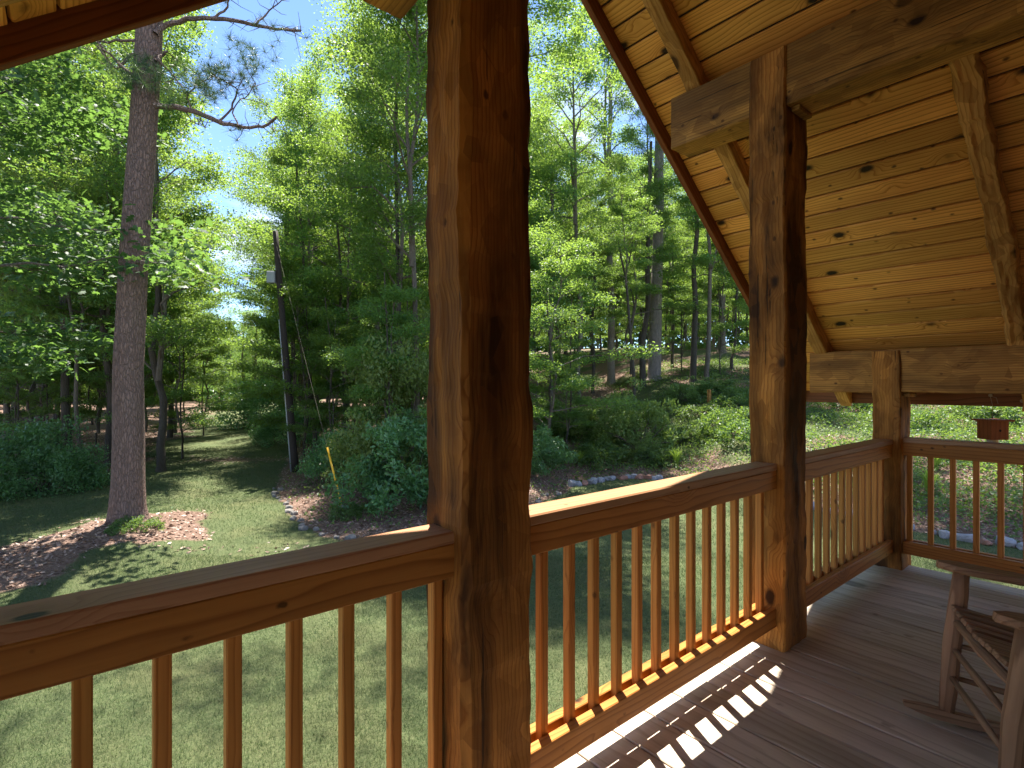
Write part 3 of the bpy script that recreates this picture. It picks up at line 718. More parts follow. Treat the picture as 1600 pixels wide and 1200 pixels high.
CRW['c'] = make_crown(3, 9, 4.4, 40000, .092, 20, flat=.25, up=(5, 30))
CRW['d'] = make_crown(4, 13, 4.8, 46000, .1, 26, openn=.8)
CRW['s'] = make_crown(5, 5, 2.2, 24000, .075, 20, flat=.38, up=(10, 35), leader=.04)       # understory, in layers
CRW['t'] = make_crown(6, 6.5, 2.6, 27000, .075, 22, flat=.35, up=(8, 32), leader=.045)
CRW['f'] = make_crown(7, 14, 5.2, 15000, .17, 24, flat=.4, clump=.15)                    # far trees
CRW['g'] = make_crown(8, 12, 5.0, 14000, .17, 22, flat=.35, clump=.16)
CRW['h'] = make_crown(9, 10, 3.3, 20000, .105, 24, flat=.5, openn=.7, up=(25, 50))       # airy
CRW['o'] = make_crown(10, 7.5, 4.3, 20000, .165, 30, mats=[M_bark, M_leafo], flat=.45, lobed=True, up=(-5, 25))
def trunk_mesh(pts, rads, n, flare=1.35, seed=0):
    rs = np.random.RandomState(seed); pts = np.asarray(pts, float); m = len(pts)
    rads = np.asarray(rads, float).copy(); rads[0] *= flare
    V, F, _ = tube_arrays(pts, rads, n, False)
    # irregular cross-section
    c = np.repeat(pts, n, 0); d = V-c; th = np.tile(np.arange(n)/n*6.283, m); hz = np.repeat(pts[:, 2], n)
    k = 1+.05*np.sin(3*th+seed+hz*.7)+.03*np.sin(5*th+hz*2.1)+rs.normal(size=len(V))*.012
    return c+d*k[:, None], F
def tree(name, r, w, dia, z_top, crown, cs=(1, 1), cz=None, lean=(0, 0), wig=.15, bark_m=None, label='', group=None, seed=0, nseg=None, z0=None, cat='tree'):
    "trunk from the ground to z_top (world), crown base at cz"
    rs = np.random.RandomState(seed+500); gz = float(ground_z(r, w)) if z0 is None else z0
    base = P(r, w, gz-.08); root = empty(name, tuple(base)); tag(root, label, cat, group)
    h = z_top-base[2]; n = nseg or max(8, int(h/.8)); k = np.linspace(0, 1, n+1)
    lx = RT*lean[0]+FW*lean[1]
    wx = smooth1d(rs, n, 3, wig)*np.minimum(1, k*5); wy = smooth1d(rs, n, 3, wig)*np.minimum(1, k*5)
    pts = np.stack([lx[0]*k+wx, lx[1]*k+wy, h*k], 1)
    ins = np.array([[0, 0, .25], [0, 0, .7]]); pts = np.vstack([pts[:1], pts[:1]+ins, pts[1:]])
    rad = dia/2*np.concatenate([[1.15, 1.05, 1.0], 1-.55*k[1:]])
    V, F = trunk_mesh(pts, rad, 14 if dia > .3 else 9, seed=seed)
    mesh_np('trunk', V, F, bark_m or M_bark, root, smooth=True)
    if crown:
        zc = (cz if cz is not None else z_top-1)-base[2]
        co = bpy.data.objects.new('crown', CRW[crown]); COL.objects.link(co); co.parent = root
        f = min(1, zc/h); co.location = (float(np.interp(f, k, pts[3-0-1:, 0][:len(k)])) if False else lx[0]*f, lx[1]*f, zc)
        co.rotation_euler = (0, 0, rs.uniform(0, 6.28)); co.scale = (cs[0], cs[0], cs[1])
    return root

# the big pine on the left, with bare arching limbs and needle tufts
def pine_main():
    r0, w0 = -7.36, 10.35; gz = float(ground_z(r0, w0)); base = P(r0, w0, gz-.12)
    root = empty('pine_tree', tuple(base)); tag(root, 'big straight pine with reddish plated bark standing alone on the lawn', 'tree')
    zs = np.array([0, .12, .35, .8, 1.6, 3, 5, 7, 9, 11, 13, 16, 19, 22]); 
    rad = np.array([.42, .35, .30, .275, .262, .25, .24, .23, .22, .205, .18, .15, .1, .05])
    ln = np.interp(zs, [0, 4, 9.5, 22], [0, -.02, .42, .7]); pts = np.stack([RT[0]*ln, RT[1]*ln, zs], 1)
    V, F = trunk_mesh(pts, rad, 28, 1.0, 3)
    mesh_np('trunk', V, F, M_pine, root, smooth=True)
    T = Tree(); rs = np.random.RandomState(5)
    def wp(px, y, w): return P(rw(px, w), w, EYE+(599-y)/841*w)-base
    limbs = [([(243, 52), (262, 37), (300, 27), (350, 28), (400, 38), (440, 46), (470, 47)], .055, 10.2),
             ([(240, 165), (268, 164), (300, 172), (340, 190), (372, 196), (410, 198), (432, 182)], .06, 10.0),
             ([(243, 95), (255, 84), (262, 80)], .04, 10.1),
             ([(222, 75), (200, 90), (180, 110), (150, 70)], .04, 10.5), ([(215, 60), (190, 62), (150, 66)], .035, 10.6),
             ([(225, 132), (200, 110), (165, 82), (150, 60)], .035, 10.0), ([(245, 90), (270, 115), (285, 135)], .02, 10.0),
             ([(240, 60), (255, 10), (300, -40), (380, -60)], .05, 10.4), ([(232, 0), (180, -40), (90, -60)], .05, 10.6),
             ([(330, 28), (355, 14), (360, -15), (400, -30)], .025, 10.2), ([(400, 37), (420, 15), (450, -5)], .02, 10.2),
             ([(340, 190), (365, 165), (372, 140), (350, 125), (330, 120)], .022, 10.0), ([(300, 172), (290, 150), (310, 130), (345, 110)], .02, 10.1),
             ([(372, 196), (360, 170), (385, 150), (400, 130)], .016, 10.0), ([(285, 168), (300, 190), (320, 198)], .014, 10.0)]
    tips = []
    for pl, r_, w_ in limbs:
        q = np.array([wp(px, y, w_+.15*math.sin(i*1.7)) for i, (px, y) in enumerate(pl)])
        tt = np.linspace(0, len(q)-1, len(q)*3); qq = np.stack([np.interp(tt, range(len(q)), q[:, c]) for c in range(3)], 1)
        qq[1:-1] = (qq[:-2]+qq[2:]+2*qq[1:-1])/4+rs.normal(size=(len(qq)-2, 3))*.012
        T.branch(qq, np.linspace(r_, r_*.35, len(qq)), 8)
        for j in range(len(qq)//2, len(qq), 1):
            for _ in range(2):
                d = rs.normal(size=3)*np.array([1, 1, .7]); d /= np.linalg.norm(d); l_ = rs.uniform(.15, .5)
                e = qq[j]+d*l_; T.branch(np.array([qq[j], (qq[j]+e)/2+rs.normal(size=3)*.03, e]), [.009, .006, .003], 3)
                if rs.rand() < .3: tips.append(e)
    for (px, y, n) in ((300, 125, 26), (345, 110, 30), (385, 95, 16), (330, 150, 20), (390, 120, 14), (275, 150, 16), (215, 105, 22), (235, 120, 20), (205, 120, 14), (360, 70, 6), (420, 60, 5)):
        for _ in range(n): tips.append(wp(px+rs.normal()*16, y+rs.normal()*12, 10.1+rs.normal()*.35))
    for i in range(170):   # upper crown, mostly above the frame
        a = rs.uniform(0, 6.28); z = rs.uniform(12, 21.5); d = rs.uniform(.4, 3.2)*(1.15-(z-12)/13)
        c = np.array([RT[0]*.55+math.cos(a)*d, RT[1]*.55+math.sin(a)*d, z]); 
        T.branch(np.array([[RT[0]*.5, RT[1]*.5, z-.4], c]), [.03, .01], 4)
        for _ in range(5): tips.append(c+rs.normal(size=3)*.3)
    tips = np.array(tips); k = 46; n = len(tips)
    C = np.repeat(tips, k, 0); D = rs.normal(size=(n*k, 3)); D[:, 2] += .35; D /= np.linalg.norm(D, axis=1)[:, None]
    Ln = rs.uniform(.1, .19, n*k)[:, None]; sd = np.cross(D, rs.normal(size=D.shape)); sd /= np.linalg.norm(sd, axis=1)[:, None]
    V = np.stack([C-sd*.0022, C+sd*.0022, C+D*Ln+sd*.0012, C+D*Ln-sd*.0012], 1).reshape(-1, 3)
    T.leaves(V, np.arange(len(V)).reshape(-1, 4))
    co = bpy.data.objects.new('crown', T.mesh('crown', [M_pine, M_need])); COL.objects.link(co); co.parent = root
pine_main()

# large-leaved oak at the left edge
tree('oak_tree', -12.3, 9.3, .42, 6.5, 'o', (1.2, 1.05), 2.9, lean=(1.6, .3), bark_m=M_bark, seed=3,
     label='large-leaved oak spreading in front of the pine from the left edge')
# named trees: (px, distance, trunk px, base of crown above eye, crown kind, scale, lean, bark, label)
def T_(px, w, dpx, crown, cs, cz, top, lean=(0, 0), bm=None, label='', wig=.15, seed=0, group=None, name='broadleaf_tree'):
    tree(name, rw(px, w), w, dpx*w/841, top, crown, cs, cz, lean, wig, bm, label, group, seed)
T_(252, 17.5, 12, 'b', (1.0, 1.05), 3.0, 12, (-.35, 0), M_darkb, 'slender crooked tree just right of the big pine trunk', .3, 11)
T_(108, 18.2, 13, 'a', (.95, 1), 5.0, 12, (-.3, 0), M_darkb, 'dark trunk behind the left shrub, thicker of the leaning pair', .12, 12)
T_(131, 17.6, 7, 't', (1.1, 1), 3.6, 8, (-.55, 0), M_bark, 'thin trunk leaning left beside the dark trunk behind the left shrub', .1, 13)
T_(171, 18.6, 12, 'c', (.85, 1), 5.0, 12, (-.25, 0), M_darkb, 'dark trunk close to the left side of the big pine', .12, 14)
T_(10, 21, 9, 'd', (.9, 1), 5.5, 13, (0, 0), M_bark, 'grey trunk at the far left edge', .12, 15)
T_(88, 25, 7, 'b', (.8, .9), 4.5, 12, (.1, 0), M_darkb, 'thin dark trunk further back, left of the dark trunk pair', .12, 16)
T_(55, 30, 6, 's', (1.4, 1.5), 3.2, 9, (.2, 0), M_bark, 'thin pale trunk deep in the left woods', .15, 17)
T_(654, 15.6, 10, 'a', (.85, 1), 6.3, 12.5, (-.4, 0), M_bark, 'forked grey trunk close to the left side of the massive post', .12, 21)
T_(625, 17.6, 9, 'b', (.95, 1), 5.2, 12.5, (-.15, 0), M_darkb, 'dark trunk second from the massive post, left side', .12, 22)
T_(594, 19.5, 8, 'c', (.8, 1), 6.2, 12.5, (-.3, 0), M_bark, 'trunk above the big glossy shrub, third left of the massive post', .15, 23)
T_(545, 20, 7, 't', (1.25, 1.5), 3.0, 9, (-.5, 0), M_darkb, 'small tree with low spreading layers right of the utility pole', .15, 24)
T_(492, 22, 7, 'a', (.9, 1.05), 4.5, 12.5, (-.9, 0), M_darkb, 'leafy tree rising behind the utility pole', .2, 25)
T_(640, 27, 13, 'd', (.9, 1), 7.5, 16, (0, 0), M_bark, 'thick grey trunk behind the dark one left of the massive post', .1, 26)
T_(905, 24, 9, 'h', (1.0, 1.0), 10.0, 13, (-.25, 0), M_bark, 'pale trunk with a crook, first right of the massive post', .35, 31)
T_(955, 33, 12, 'h', (1.3, 1.35), 14, 22, (-.1, 0), M_pale, 'straight tall grey trunk second right of the massive post', .08, 32)
T_(988, 23.5, 6, 's', (.95, .9), 7.2, 9.2, (-.4, 0), M_darkb, 'thin crooked black stem between the grey trunk and the thick pine trunk', .25, 33)
T_(1004, 29, 10, 'b', (.7, .9), 11.5, 16, (.5, 0), M_darkb, 'dark trunk touching the left side of the thick pine trunk', .1, 34)
T_(1022, 30, 20, 'h', (1.1, 1.2), 19, 27, (.6, 0), M_pale, 'thick pale pine trunk near the roof edge, thickest between the posts', .05, 35, name='pine_tree')
T_(1083, 28, 10, 'b', (.7, .9), 10.5, 15, (.25, 0), M_darkb, 'dark straight trunk just right of the thick pine trunk', .1, 36)
T_(1104, 27, 8, 's', (1.3, 1.2), 8.2, 13, (.2, 0), M_bark, 'thinner trunk right of the dark straight one', .1, 37)
T_(1128, 37, 12, 'c', (.8, 1), 11, 18, (0, 0), M_bark, 'grey trunk further back beside the second post', .08, 38)
T_(1143, 30, 5, 't', (.8, .8), 9.5, 11, (.6, 0), M_darkb, 'thin stem leaning right beside the second post', .1, 39)
T_(926, 31, 5, 's', (1, 1.2), 8.5, 12, (.1, 0), M_darkb, 'thin stem between the crooked pale trunk and the tall grey one', .12, 40)
T_(1050, 33, 5, 't', (1, 1), 7.5, 11, (0, 0), M_darkb, 'thin sapling stem right behind the thick pine trunk', .12, 41)
T_(862, 26, 8, 'c', (.75, .9), 8, 13, (0, 0), M_bark, 'leafy trunk partly hidden by the right side of the massive post', .15, 42)
T_(472, 31, 7, 'b', (1.05, 1), 2.5, 12, (-.3, 0), M_darkb, 'leafy tree beyond the pole closing the right side of the sky gap', .2, 27)
T_(272, 30, 7, 'a', (.85, .9), 3.0, 11, (-.3, 0), M_darkb, 'leafy tree closing the left side of the sky gap', .2, 28)
T_(452, 26, 7, 'd', (.72, .85), 5.5, 12.5, (-.1, 0), M_darkb, 'tall tree rising straight behind the utility pole box', .2, 29)
# trees whose stems stand hidden behind the posts: their crowns carry the shade on the lawn
T_(748, 15.2, 22, 'd', (1.05, .65), 11.2, 16, (0, 0), M_bark, 'tall tree hidden behind the massive post, crown above the frame', .1, 51)
T_(1213, 16.5, 20, 'a', (.95, .8), 11.0, 16, (-.5, 0), M_bark, 'tall tree hidden behind the second post', .1, 52)
T_(-160, 10.5, 26, 'd', (1.1, 1), 10, 16, (0, 0), M_bark, 'tall tree outside the left edge', .1, 53)

# understory saplings with layered sprays
lst = [(30, 22, 's', 'sapling in the left woods behind the dark shrub'), (150, 24, 't', 'sapling in the left woods behind the leaning trunk pair'), (215, 21, 's', 'sapling seen just left of the big pine trunk base'),
       (285, 20, 't', 'low spreading sapling right of the slender crooked tree'), (318, 29, 's', 'sunny sapling at the left side of the mown path'), (520, 17.5, 't', 'sapling with pale sprays between the pole and the glossy shrub'),
       (650, 18, 't', 'sapling against the left side of the massive post'), (475, 19, 's', 'sapling growing round the utility pole foot'),
       (885, 18.5, 's', 'low layered sapling behind the crooked trunk'), 
       (1065, 31, 's', 'sapling in the sun behind the thick pine trunk'), (1125, 29, 't', 'sapling before the grey trunk by the second post'), (462, 34, 's', 'sapling at the far right side of the mown path'),
       (612, 14.5, 's', 'sapling directly above the big glossy shrub'), (535, 22, 't', 'second sapling behind the utility pole, further right'),
       (20, 17.5, 's', 'sapling above the wide dark shrub at the left edge'), (75, 20, 't', 'sapling above the rounded dark shrub, between thin trunks'), 
       (855, 17.5, 't', 'sapling above the small glossy shrub')]
for i, (px, w, c, lb) in enumerate(lst):
    sc = .9+.25*math.sin(i*2.1); gz = float(ground_z(rw(px, w), w))
    tree('sapling', rw(px, w), w, .07, gz+5.5, c, (sc, sc*.95), gz+.9, (.2*math.sin(i), 0), .12, M_darkb, lb, None, 60+i)

# woods filling: copies of a few built trees
def src(crown, tall, dia, seed, bm, cb=.5):
    base = P(0, 60, 0); root = empty('woodland_tree', (0, 0, 0))
    rs = np.random.RandomState(seed); n = 14; k = np.linspace(0, 1, n+1)
    pts = np.stack([smooth1d(rs, n, 4, .25)*np.minimum(1, k*4), smooth1d(rs, n, 4, .25)*np.minimum(1, k*4), tall*k], 1)
    V, F = trunk_mesh(pts, dia/2*(1-.5*k), 8, seed=seed); mesh_np('trunk', V, F, bm, root, smooth=True)
    co = bpy.data.objects.new('crown', CRW[crown]); COL.objects.link(co); co.parent = root; co.location = (0, 0, tall*cb)
    return root
SRC = [src('f', 13, .34, 1, M_bark), src('g', 12, .28, 2, M_darkb), src('a', 11, .25, 3, M_bark), src('d', 13, .3, 4, M_darkb), src('t', 5.5, .09, 5, M_darkb), src('s', 4.2, .07, 6, M_bark), src('f', 13, .34, 7, M_bark, .1), src('g', 12, .28, 8, M_bark, .08)]
SRC[4].children[1].location.z = 1.0; SRC[5].children[1].location.z = .8
used = [False]*len(SRC); rs = np.random.RandomState(99)
def put(k, r, w, s, label, group, hz=1.0):
    o = SRC[k] if not used[k] else copy_tree(SRC[k]); used[k] = True
    p = P(r, w, float(ground_z(r, w))-.1); o.location = tuple(p); o.rotation_euler = (0, 0, rs.uniform(0, 6.28)); o.scale = (s, s, s*hz)
    tag(o, label, 'tree', group)
def zone(n, pxr, wr, kinds, label, group, sr=(.8, 1.15), sky=(290, 455), dmin=1.8):
    pts = []; t = 0
    while len(pts) < n and t < 4000:
        t += 1; w = rs.uniform(*wr); px = rs.uniform(*pxr)
        if sky[0] < px < sky[1]: continue
        r = rw(px, w)
        if any((r-a)**2+(w-b)**2 < dmin**2 for a, b in pts): continue
        pts.append((r, w)); put(kinds[rs.randint(len(kinds))], r, w, rs.uniform(*sr), label, group)
zone(20, (-160, 275), (22, 52), (0, 1, 2, 3), 'background tree deep in the woods left of the mown path', 'trees deep in the left woods')
zone(22, (-60, 290), (19, 36), (4, 5), 'small understory tree deep in the woods left of the mown path', 'understory in the left woods', (.8, 1.3))
zone(20, (455, 840), (25, 55), (0, 1, 2, 3), 'background tree in the woods between utility pole and massive post', 'trees deep in the middle woods')
zone(20, (450, 840), (19, 36), (4, 5), 'small understory tree between utility pole and massive post', 'understory in the middle woods', (.8, 1.3))
zone(22, (835, 1300), (36, 66), (0, 1, 2), 'background tree in the sunlit woods beyond the bank, between the first two posts', 'trees deep in the right woods', (.7, 1.0))
zone(12, (840, 1290), (27, 48), (4, 5), 'small understory tree on the bank between the first two posts', 'understory in the right woods', (.8, 1.3), dmin=1.5)
zone(22, (-200, 300), (34, 60), (4, 5), 'tall understory tree far behind the left woods', 'far understory in the left woods', (1.5, 2.2), dmin=1.4)
zone(22, (425, 840), (34, 60), (4, 5), 'tall understory tree far behind the middle woods', 'far understory in the middle woods', (1.5, 2.2), dmin=1.4)
zone(20, (835, 1300), (44, 62), (4, 5), 'tall understory tree near the top of the bank', 'far understory on the bank', (1.5, 2.1), dmin=1.4)
zone(26, (-200, 305), (48, 85), (6, 7), 'far tree closing the view behind the left woods', 'far trees behind the left woods', (.8, 1.1))
zone(26, (420, 840), (45, 85), (6, 7), 'far tree closing the view behind the middle woods', 'far trees behind the middle woods', (.8, 1.1))
zone(28, (830, 1320), (55, 95), (6, 7), 'far tree closing the view beyond the top of the bank', 'far trees beyond the bank', (.8, 1.1))
zone(9, (290, 440), (52, 80), (6, 7), 'distant tree closing the far end of the mown path', 'trees at the end of the path', (.5, .75), sky=(0, 0))
zone(10, (1330, 1900), (30, 60), (0, 1), 'background tree up the bank at the right, hidden by the roof', 'trees up the right bank', (.8, 1.1), sky=(0, 0))

rs9 = np.random.RandomState(77); n = 200000
ang = rs9.uniform(-1.02, 1.02, n); dist = rs9.uniform(92, 106, n); r = dist*np.sin(ang)*1.0; w = dist*np.cos(ang)
top = 5.5+9*np.clip((ang-.02)*8, 0, 1)+5*nz2(ang*60, ang*0, 2.0, 5)+3*nz2(ang*60, ang*0, .6, 6); zz = rs9.uniform(0, 1, n)**.8*top
C = np.stack([RT[0]*r+FW[0]*w, RT[1]*r+FW[1]*w, ground_z(r, w)+zz], 1); V, F = leaf_quads(C, .9, .75, rs9, .4, .6)
o = mesh_np('distant_woods', V, F, M_leaf); tag(o, 'solid green mass of far woods closing the view between the trunks', 'woods', None, 'stuff')
# ------------------------------------------------------------------ shrubs
def make_bush(seed, R, H, n, leaf, mats, flat=.5, jit=.8, aspect=.5, stems=14):
    rs = np.random.RandomState(seed); T = Tree(); cl = []
    for i in range(stems):
        a = rs.uniform(0, 6.28); e = rs.uniform(.1, 1)**.5; tip = np.array([math.cos(a)*R*e, math.sin(a)*R*e, H*rs.uniform(.35, 1)*(1.05-.55*e**2)])
        k = np.linspace(0, 1, 5)[:, None]; p = tip*k; p[:, 2] += .2*H*np.sin(k[:, 0]*3.1)*.4
        T.branch(p, np.linspace(.018, .004, 5), 4)
    m = 90
    for i in range(m):
        a = rs.uniform(0, 6.28); u = rs.uniform(0, 1); el = math.acos(1-u)  # hemisphere
        rr_ = rs.uniform(.6, 1.05)**.7*(1+.18*math.sin(3*a+seed)+.12*math.sin(7*a))
        cl.append((np.array([math.cos(a)*math.sin(el)*R*rr_, math.sin(a)*math.sin(el)*R*rr_, .08+H*math.cos(el)*rr_*.95]), R*rs.uniform(.13, .26)))
    cnt = rs.multinomial(n, np.array([c[1]**2 for c in cl])/sum(c[1]**2 for c in cl)); Cs = []
    for (c, r_), n_ in zip(cl, cnt):
        q = rs.normal(size=(n_, 3)); q /= np.linalg.norm(q, axis=1)[:, None]+1e-9; q *= rs.uniform(0, 1, n_)[:, None]**.4*r_*np.array([1, 1, flat+.3]); Cs.append(c+q)
    C = np.vstack(Cs); C = C[C[:, 2] > 0]; V, F = leaf_quads(C, jit, leaf, rs, .6, aspect); T.leaves(V, F)
    return T.mesh('foliage', mats)
BSH = {'g': make_bush(1, 1.5, 1.75, 13000, .12, [M_bark, M_leafb], aspect=.38), 'y': make_bush(2, 1.2, 1.5, 13000, .06, [M_bark, M_leafy]),
       'd': make_bush(3, 1.6, 1.2, 14000, .08, [M_darkb, M_leafb], aspect=.45), 'w': make_bush(4, 1.0, 1.1, 5000, .09, [M_bark, M_leafy], flat=.3, jit=.5),
       'l': make_bush(5, .8, .5, 2600, .08, [M_bark, M_weed], flat=.3)}
def bush(px, w, kind, s, label, hz=1.0, name='shrub', group=None, rot=0):
    r = rw(px, w); o = bpy.data.objects.new(name, BSH[kind]); COL.objects.link(o)
    o.location = tuple(P(r, w, float(ground_z(r, w))-.05)); o.scale = (s, s, s*hz); o.rotation_euler = (0, 0, px*.37+rot)
    tag(o, label, 'shrub', group)
bush(648, 12.7, 'g', 1.0, 'big glossy green shrub left of the massive post', 1.1)
bush(592, 14.2, 'y', .95, 'yellow-green fine-leaved shrub touching the big glossy shrub on its left', 1.0)
bush(640, 15.0, 'y', 1.7, 'tall light green shrub rising behind the big glossy shrub', 1.5)
bush(560, 16.0, 'd', 1.0, 'dark low shrub behind the yellow-green shrub')
bush(-10, 14.6, 'd', 1.25, 'wide dark shrub at the far left edge of the lawn', 1.2)
bush(68, 14.6, 'd', .88, 'rounded dark shrub right of the wide one at the left edge', 1.1, rot=2)
bush(833, 16.3, 'g', .72, 'small glossy shrub at the right side of the massive post')
bush(1000, 19.5, 'w', 1.35, 'pale sunlit shrub in the middle of the bank', 1.5)
bush(955, 21, 'w', 1.1, 'pale shrub up the bank left of the sunlit one', 1.2)
bush(1008, 18.3, 'y', .6, 'fine-leaved round shrub below the pale sunlit shrub', 1.0)
bush(893, 21.5, 'w', 1.2, 'loose shrub at the foot of the crooked trunk', 1.3)
bush(1075, 24, 'w', 1.0, 'loose shrub left of the wooden stake', .9)
bush(1120, 24.5, 'w', .9, 'loose shrub right of the wooden stake', .8)
bush(400, 34, 'd', 1.8, 'rounded shrub at the bend of the mown path', 1.3)
bush(455, 24, 'd', 1.0, 'dark shrub behind the foot of the utility pole', 1.2)
for i in range(22):
    px = 850+rs.uniform(0, 330); w = rs.uniform(17.5, 25); bush(px, w, 'l', rs.uniform(.6, 1.3), 'low weedy clump on the bank between the first two posts', rs.uniform(.7, 1.3), 'weed_clump', 'weed clumps on the bank')
for i in range(26):
    px = rs.uniform(1250, 1800); w = rs.uniform(11.5, 24); bush(px, w, 'l', rs.uniform(.7, 1.4), 'low weedy clump on the bank right of the second post', rs.uniform(.6, 1.2), 'weed_clump', 'weed clumps on the right bank')
for i, (px, w, s) in enumerate(((542, 11.6, .45), (565, 11.9, .4), (200, 9.9, .35), (232, 9.9, .35), (185, 9.6, .25))):
    bush(px, w, 'l', s, ['low plant at the foot of the yellow marker', 'low plant right of the yellow marker', 'small plant at the left foot of the big pine', 'small plant at the right foot of the big pine', 'small plant before the big pine'][i], 1, 'small_plant')
def spiky(px, w, h, label):
    r = rw(px, w); rs_ = np.random.RandomState(int(px)); n = 70; a = rs_.uniform(0, 6.28, n); L_ = rs_.uniform(.6, 1, n)*h; ou = rs_.uniform(.1, .55, n)
    V = []; 
    for i in range(n):
        d = np.array([math.cos(a[i]), math.sin(a[i]), 0]); s = np.array([-d[1], d[0], 0])*.008; b = d*rs_.uniform(0, .06)
        m_ = b+d*ou[i]*L_[i]*.35+np.array([0, 0, L_[i]*.65]); e = b+d*ou[i]*L_[i]+np.array([0, 0, L_[i]*.9])
        V += [b-s, b+s, m_+s, m_-s, m_-s, m_+s, e+s*.2, e-s*.2]
    o = mesh_np('grass_clump', V, np.arange(len(V)).reshape(-1, 4), M_spike); o.location = tuple(P(r, w, float(ground_z(r, w)))); tag(o, label, 'grass clump')
spiky(1057, 17.4, .75, 'bright spiky grass clump above the sunlit railing'); spiky(906, 17.6, .6, 'spiky grass clump right of the massive post'); spiky(1452, 12.2, .7, 'spiky yellow-green clump, nearer the stone edge, seen through the end railing')
spiky(1462, 13.4, .7, 'spiky yellow-green clump, further up the bank, seen through the end railing'); spiky(1275, 14.5, .6, 'spiky clump behind the short railing')

# ------------------------------------------------------------------ stones, pole, marker, stake
def stone_mesh(seed):
    rs_ = np.random.RandomState(seed); import bmesh
    bm = bmesh.new(); bmesh.ops.create_icosphere(bm, subdivisions=2, radius=.5)
    for v in bm.verts:
        c = np.array(v.co); k = 1+.16*math.sin(c[0]*5+seed)+.13*math.sin(c[1]*7+seed*2)+.1*math.sin(c[2]*6+seed*3)
        q = c*k; q = np.clip(q, -.36, .36)+q*.12+rs_.normal(size=3)*.022; v.co = q
    me = bpy.data.meshes.new('stone'); bm.to_mesh(me); bm.free(); return me
def stones(spec, label, group, mats, seed):
    rs_ = np.random.RandomState(seed); ms = []
    for k in range(3*len(mats)):
        me = stone_mesh(seed+k); me.materials.append(mats[k % len(mats)]); ms.append(me)
    for (r, w, s) in spec:
        o = bpy.data.objects.new('stone', ms[rs_.randint(len(ms))]); COL.objects.link(o)
        o.location = tuple(P(r, w, float(ground_z(r, w))+s*.12)); o.rotation_euler = (rs_.uniform(-.3, .3), rs_.uniform(-.3, .3), rs_.uniform(0, 6.28))
        o.scale = (s*rs_.uniform(.85, 1.2), s*rs_.uniform(.6, .95), s*rs_.uniform(.5, .85)); tag(o, label, 'stone', group)
def along(pts, step, jit, sz, seed):
    rs_ = np.random.RandomState(seed); pts = np.array(pts); d = np.concatenate([[0], np.cumsum(np.hypot(*np.diff(pts, axis=0).T))]); out = []
    t = 0
    while t < d[-1]:
        out.append((np.interp(t, d, pts[:, 0])+rs_.normal()*jit, np.interp(t, d, pts[:, 1])+rs_.normal()*jit, rs_.uniform(*sz))); t += step*rs_.uniform(.7, 1.3)
    return out
stones(along([(-6.65, 15.0), (-5.7, 13.4), (-5, 12.1), (-4.4, 11.2), (-3.7, 10.35), (-2.8, 10.05), (-1.5, 10.0)], .3, .07, (.1, .2), 5), 'dull stone in the curved edging between the path and the yellow marker', 'stones edging the left bed', [M_stonedk], 1)
stones(along([(1.75, 15.3), (3, 16.05), (4.6, 16.2)], .19, .05, (.22, .36), 6), 'pale stone in the row behind the sunlit railing', 'pale stones edging the middle bed', [M_stone, M_stone, M_stonered], 20)
stones(along([(5.4, 15.5), (6, 14.8), (6.9, 12.3), (7.9, 10.5), (8.9, 9.3), (10, 8.3)], .24, .09, (.17, .36), 7), 'grey or reddish stone in the edging beyond the end railing', 'stones edging the right bank', [M_stone, M_stonered, M_stone], 40)
stones(along([(1.2, 14.3), (.8, 13.4), (.5, 12.8)], .25, .12, (.1, .2), 8), 'small brown stone at the lawn corner right of the massive post', 'small stones at the lawn corner', [M_stonedk], 60)

wP = 17.4; rP = rw(462, wP); gP = float(ground_z(rP, wP)); bP = P(rP, wP, gP-.1); root = empty('utility_pole', tuple(bP)); tag(root, 'dark leaning wooden utility pole with a grey box and conduit', 'utility pole')
tz = EYE+239/841*wP-gP+.1; tl = rw(430, wP)-rP
def pl(m_, name, mat): m_.local = True; return m_.build(name, mat, root, True)
k = np.linspace(0, 1, 12); m_ = MB(701); pts = np.stack([RT[0]*tl*k, RT[1]*tl*k, tz*k], 1); m_.tube(pts, np.linspace(.112, .085, 12), 16); pl(m_, 'pole', M_pole)
m_ = MB(702); off = -RT*.12-FW*.05; q = pts[:8]+np.array([off[0], off[1], 0])*np.linspace(1, .8, 8)[:, None]; m_.tube(q, [.022]*8, 10); pl(m_, 'conduit', M_metal)
f = (EYE+171/841*wP-gP)/tz; c = np.array([RT[0]*tl*f, RT[1]*tl*f, tz*f])+np.array([*(-RT*.22), 0])+np.array([*(-FW*.05), 0]); m_ = MB(703)
Mr = np.stack([np.array([*RT, 0]), np.array([*FW, 0]), np.array([0, 0, 1.])], 1); m_.frame_box(c, Mr, np.array([.13, .09, .19]), 2, None, .012); m_.local = True; m_.build('transformer_box', M_metal, root)
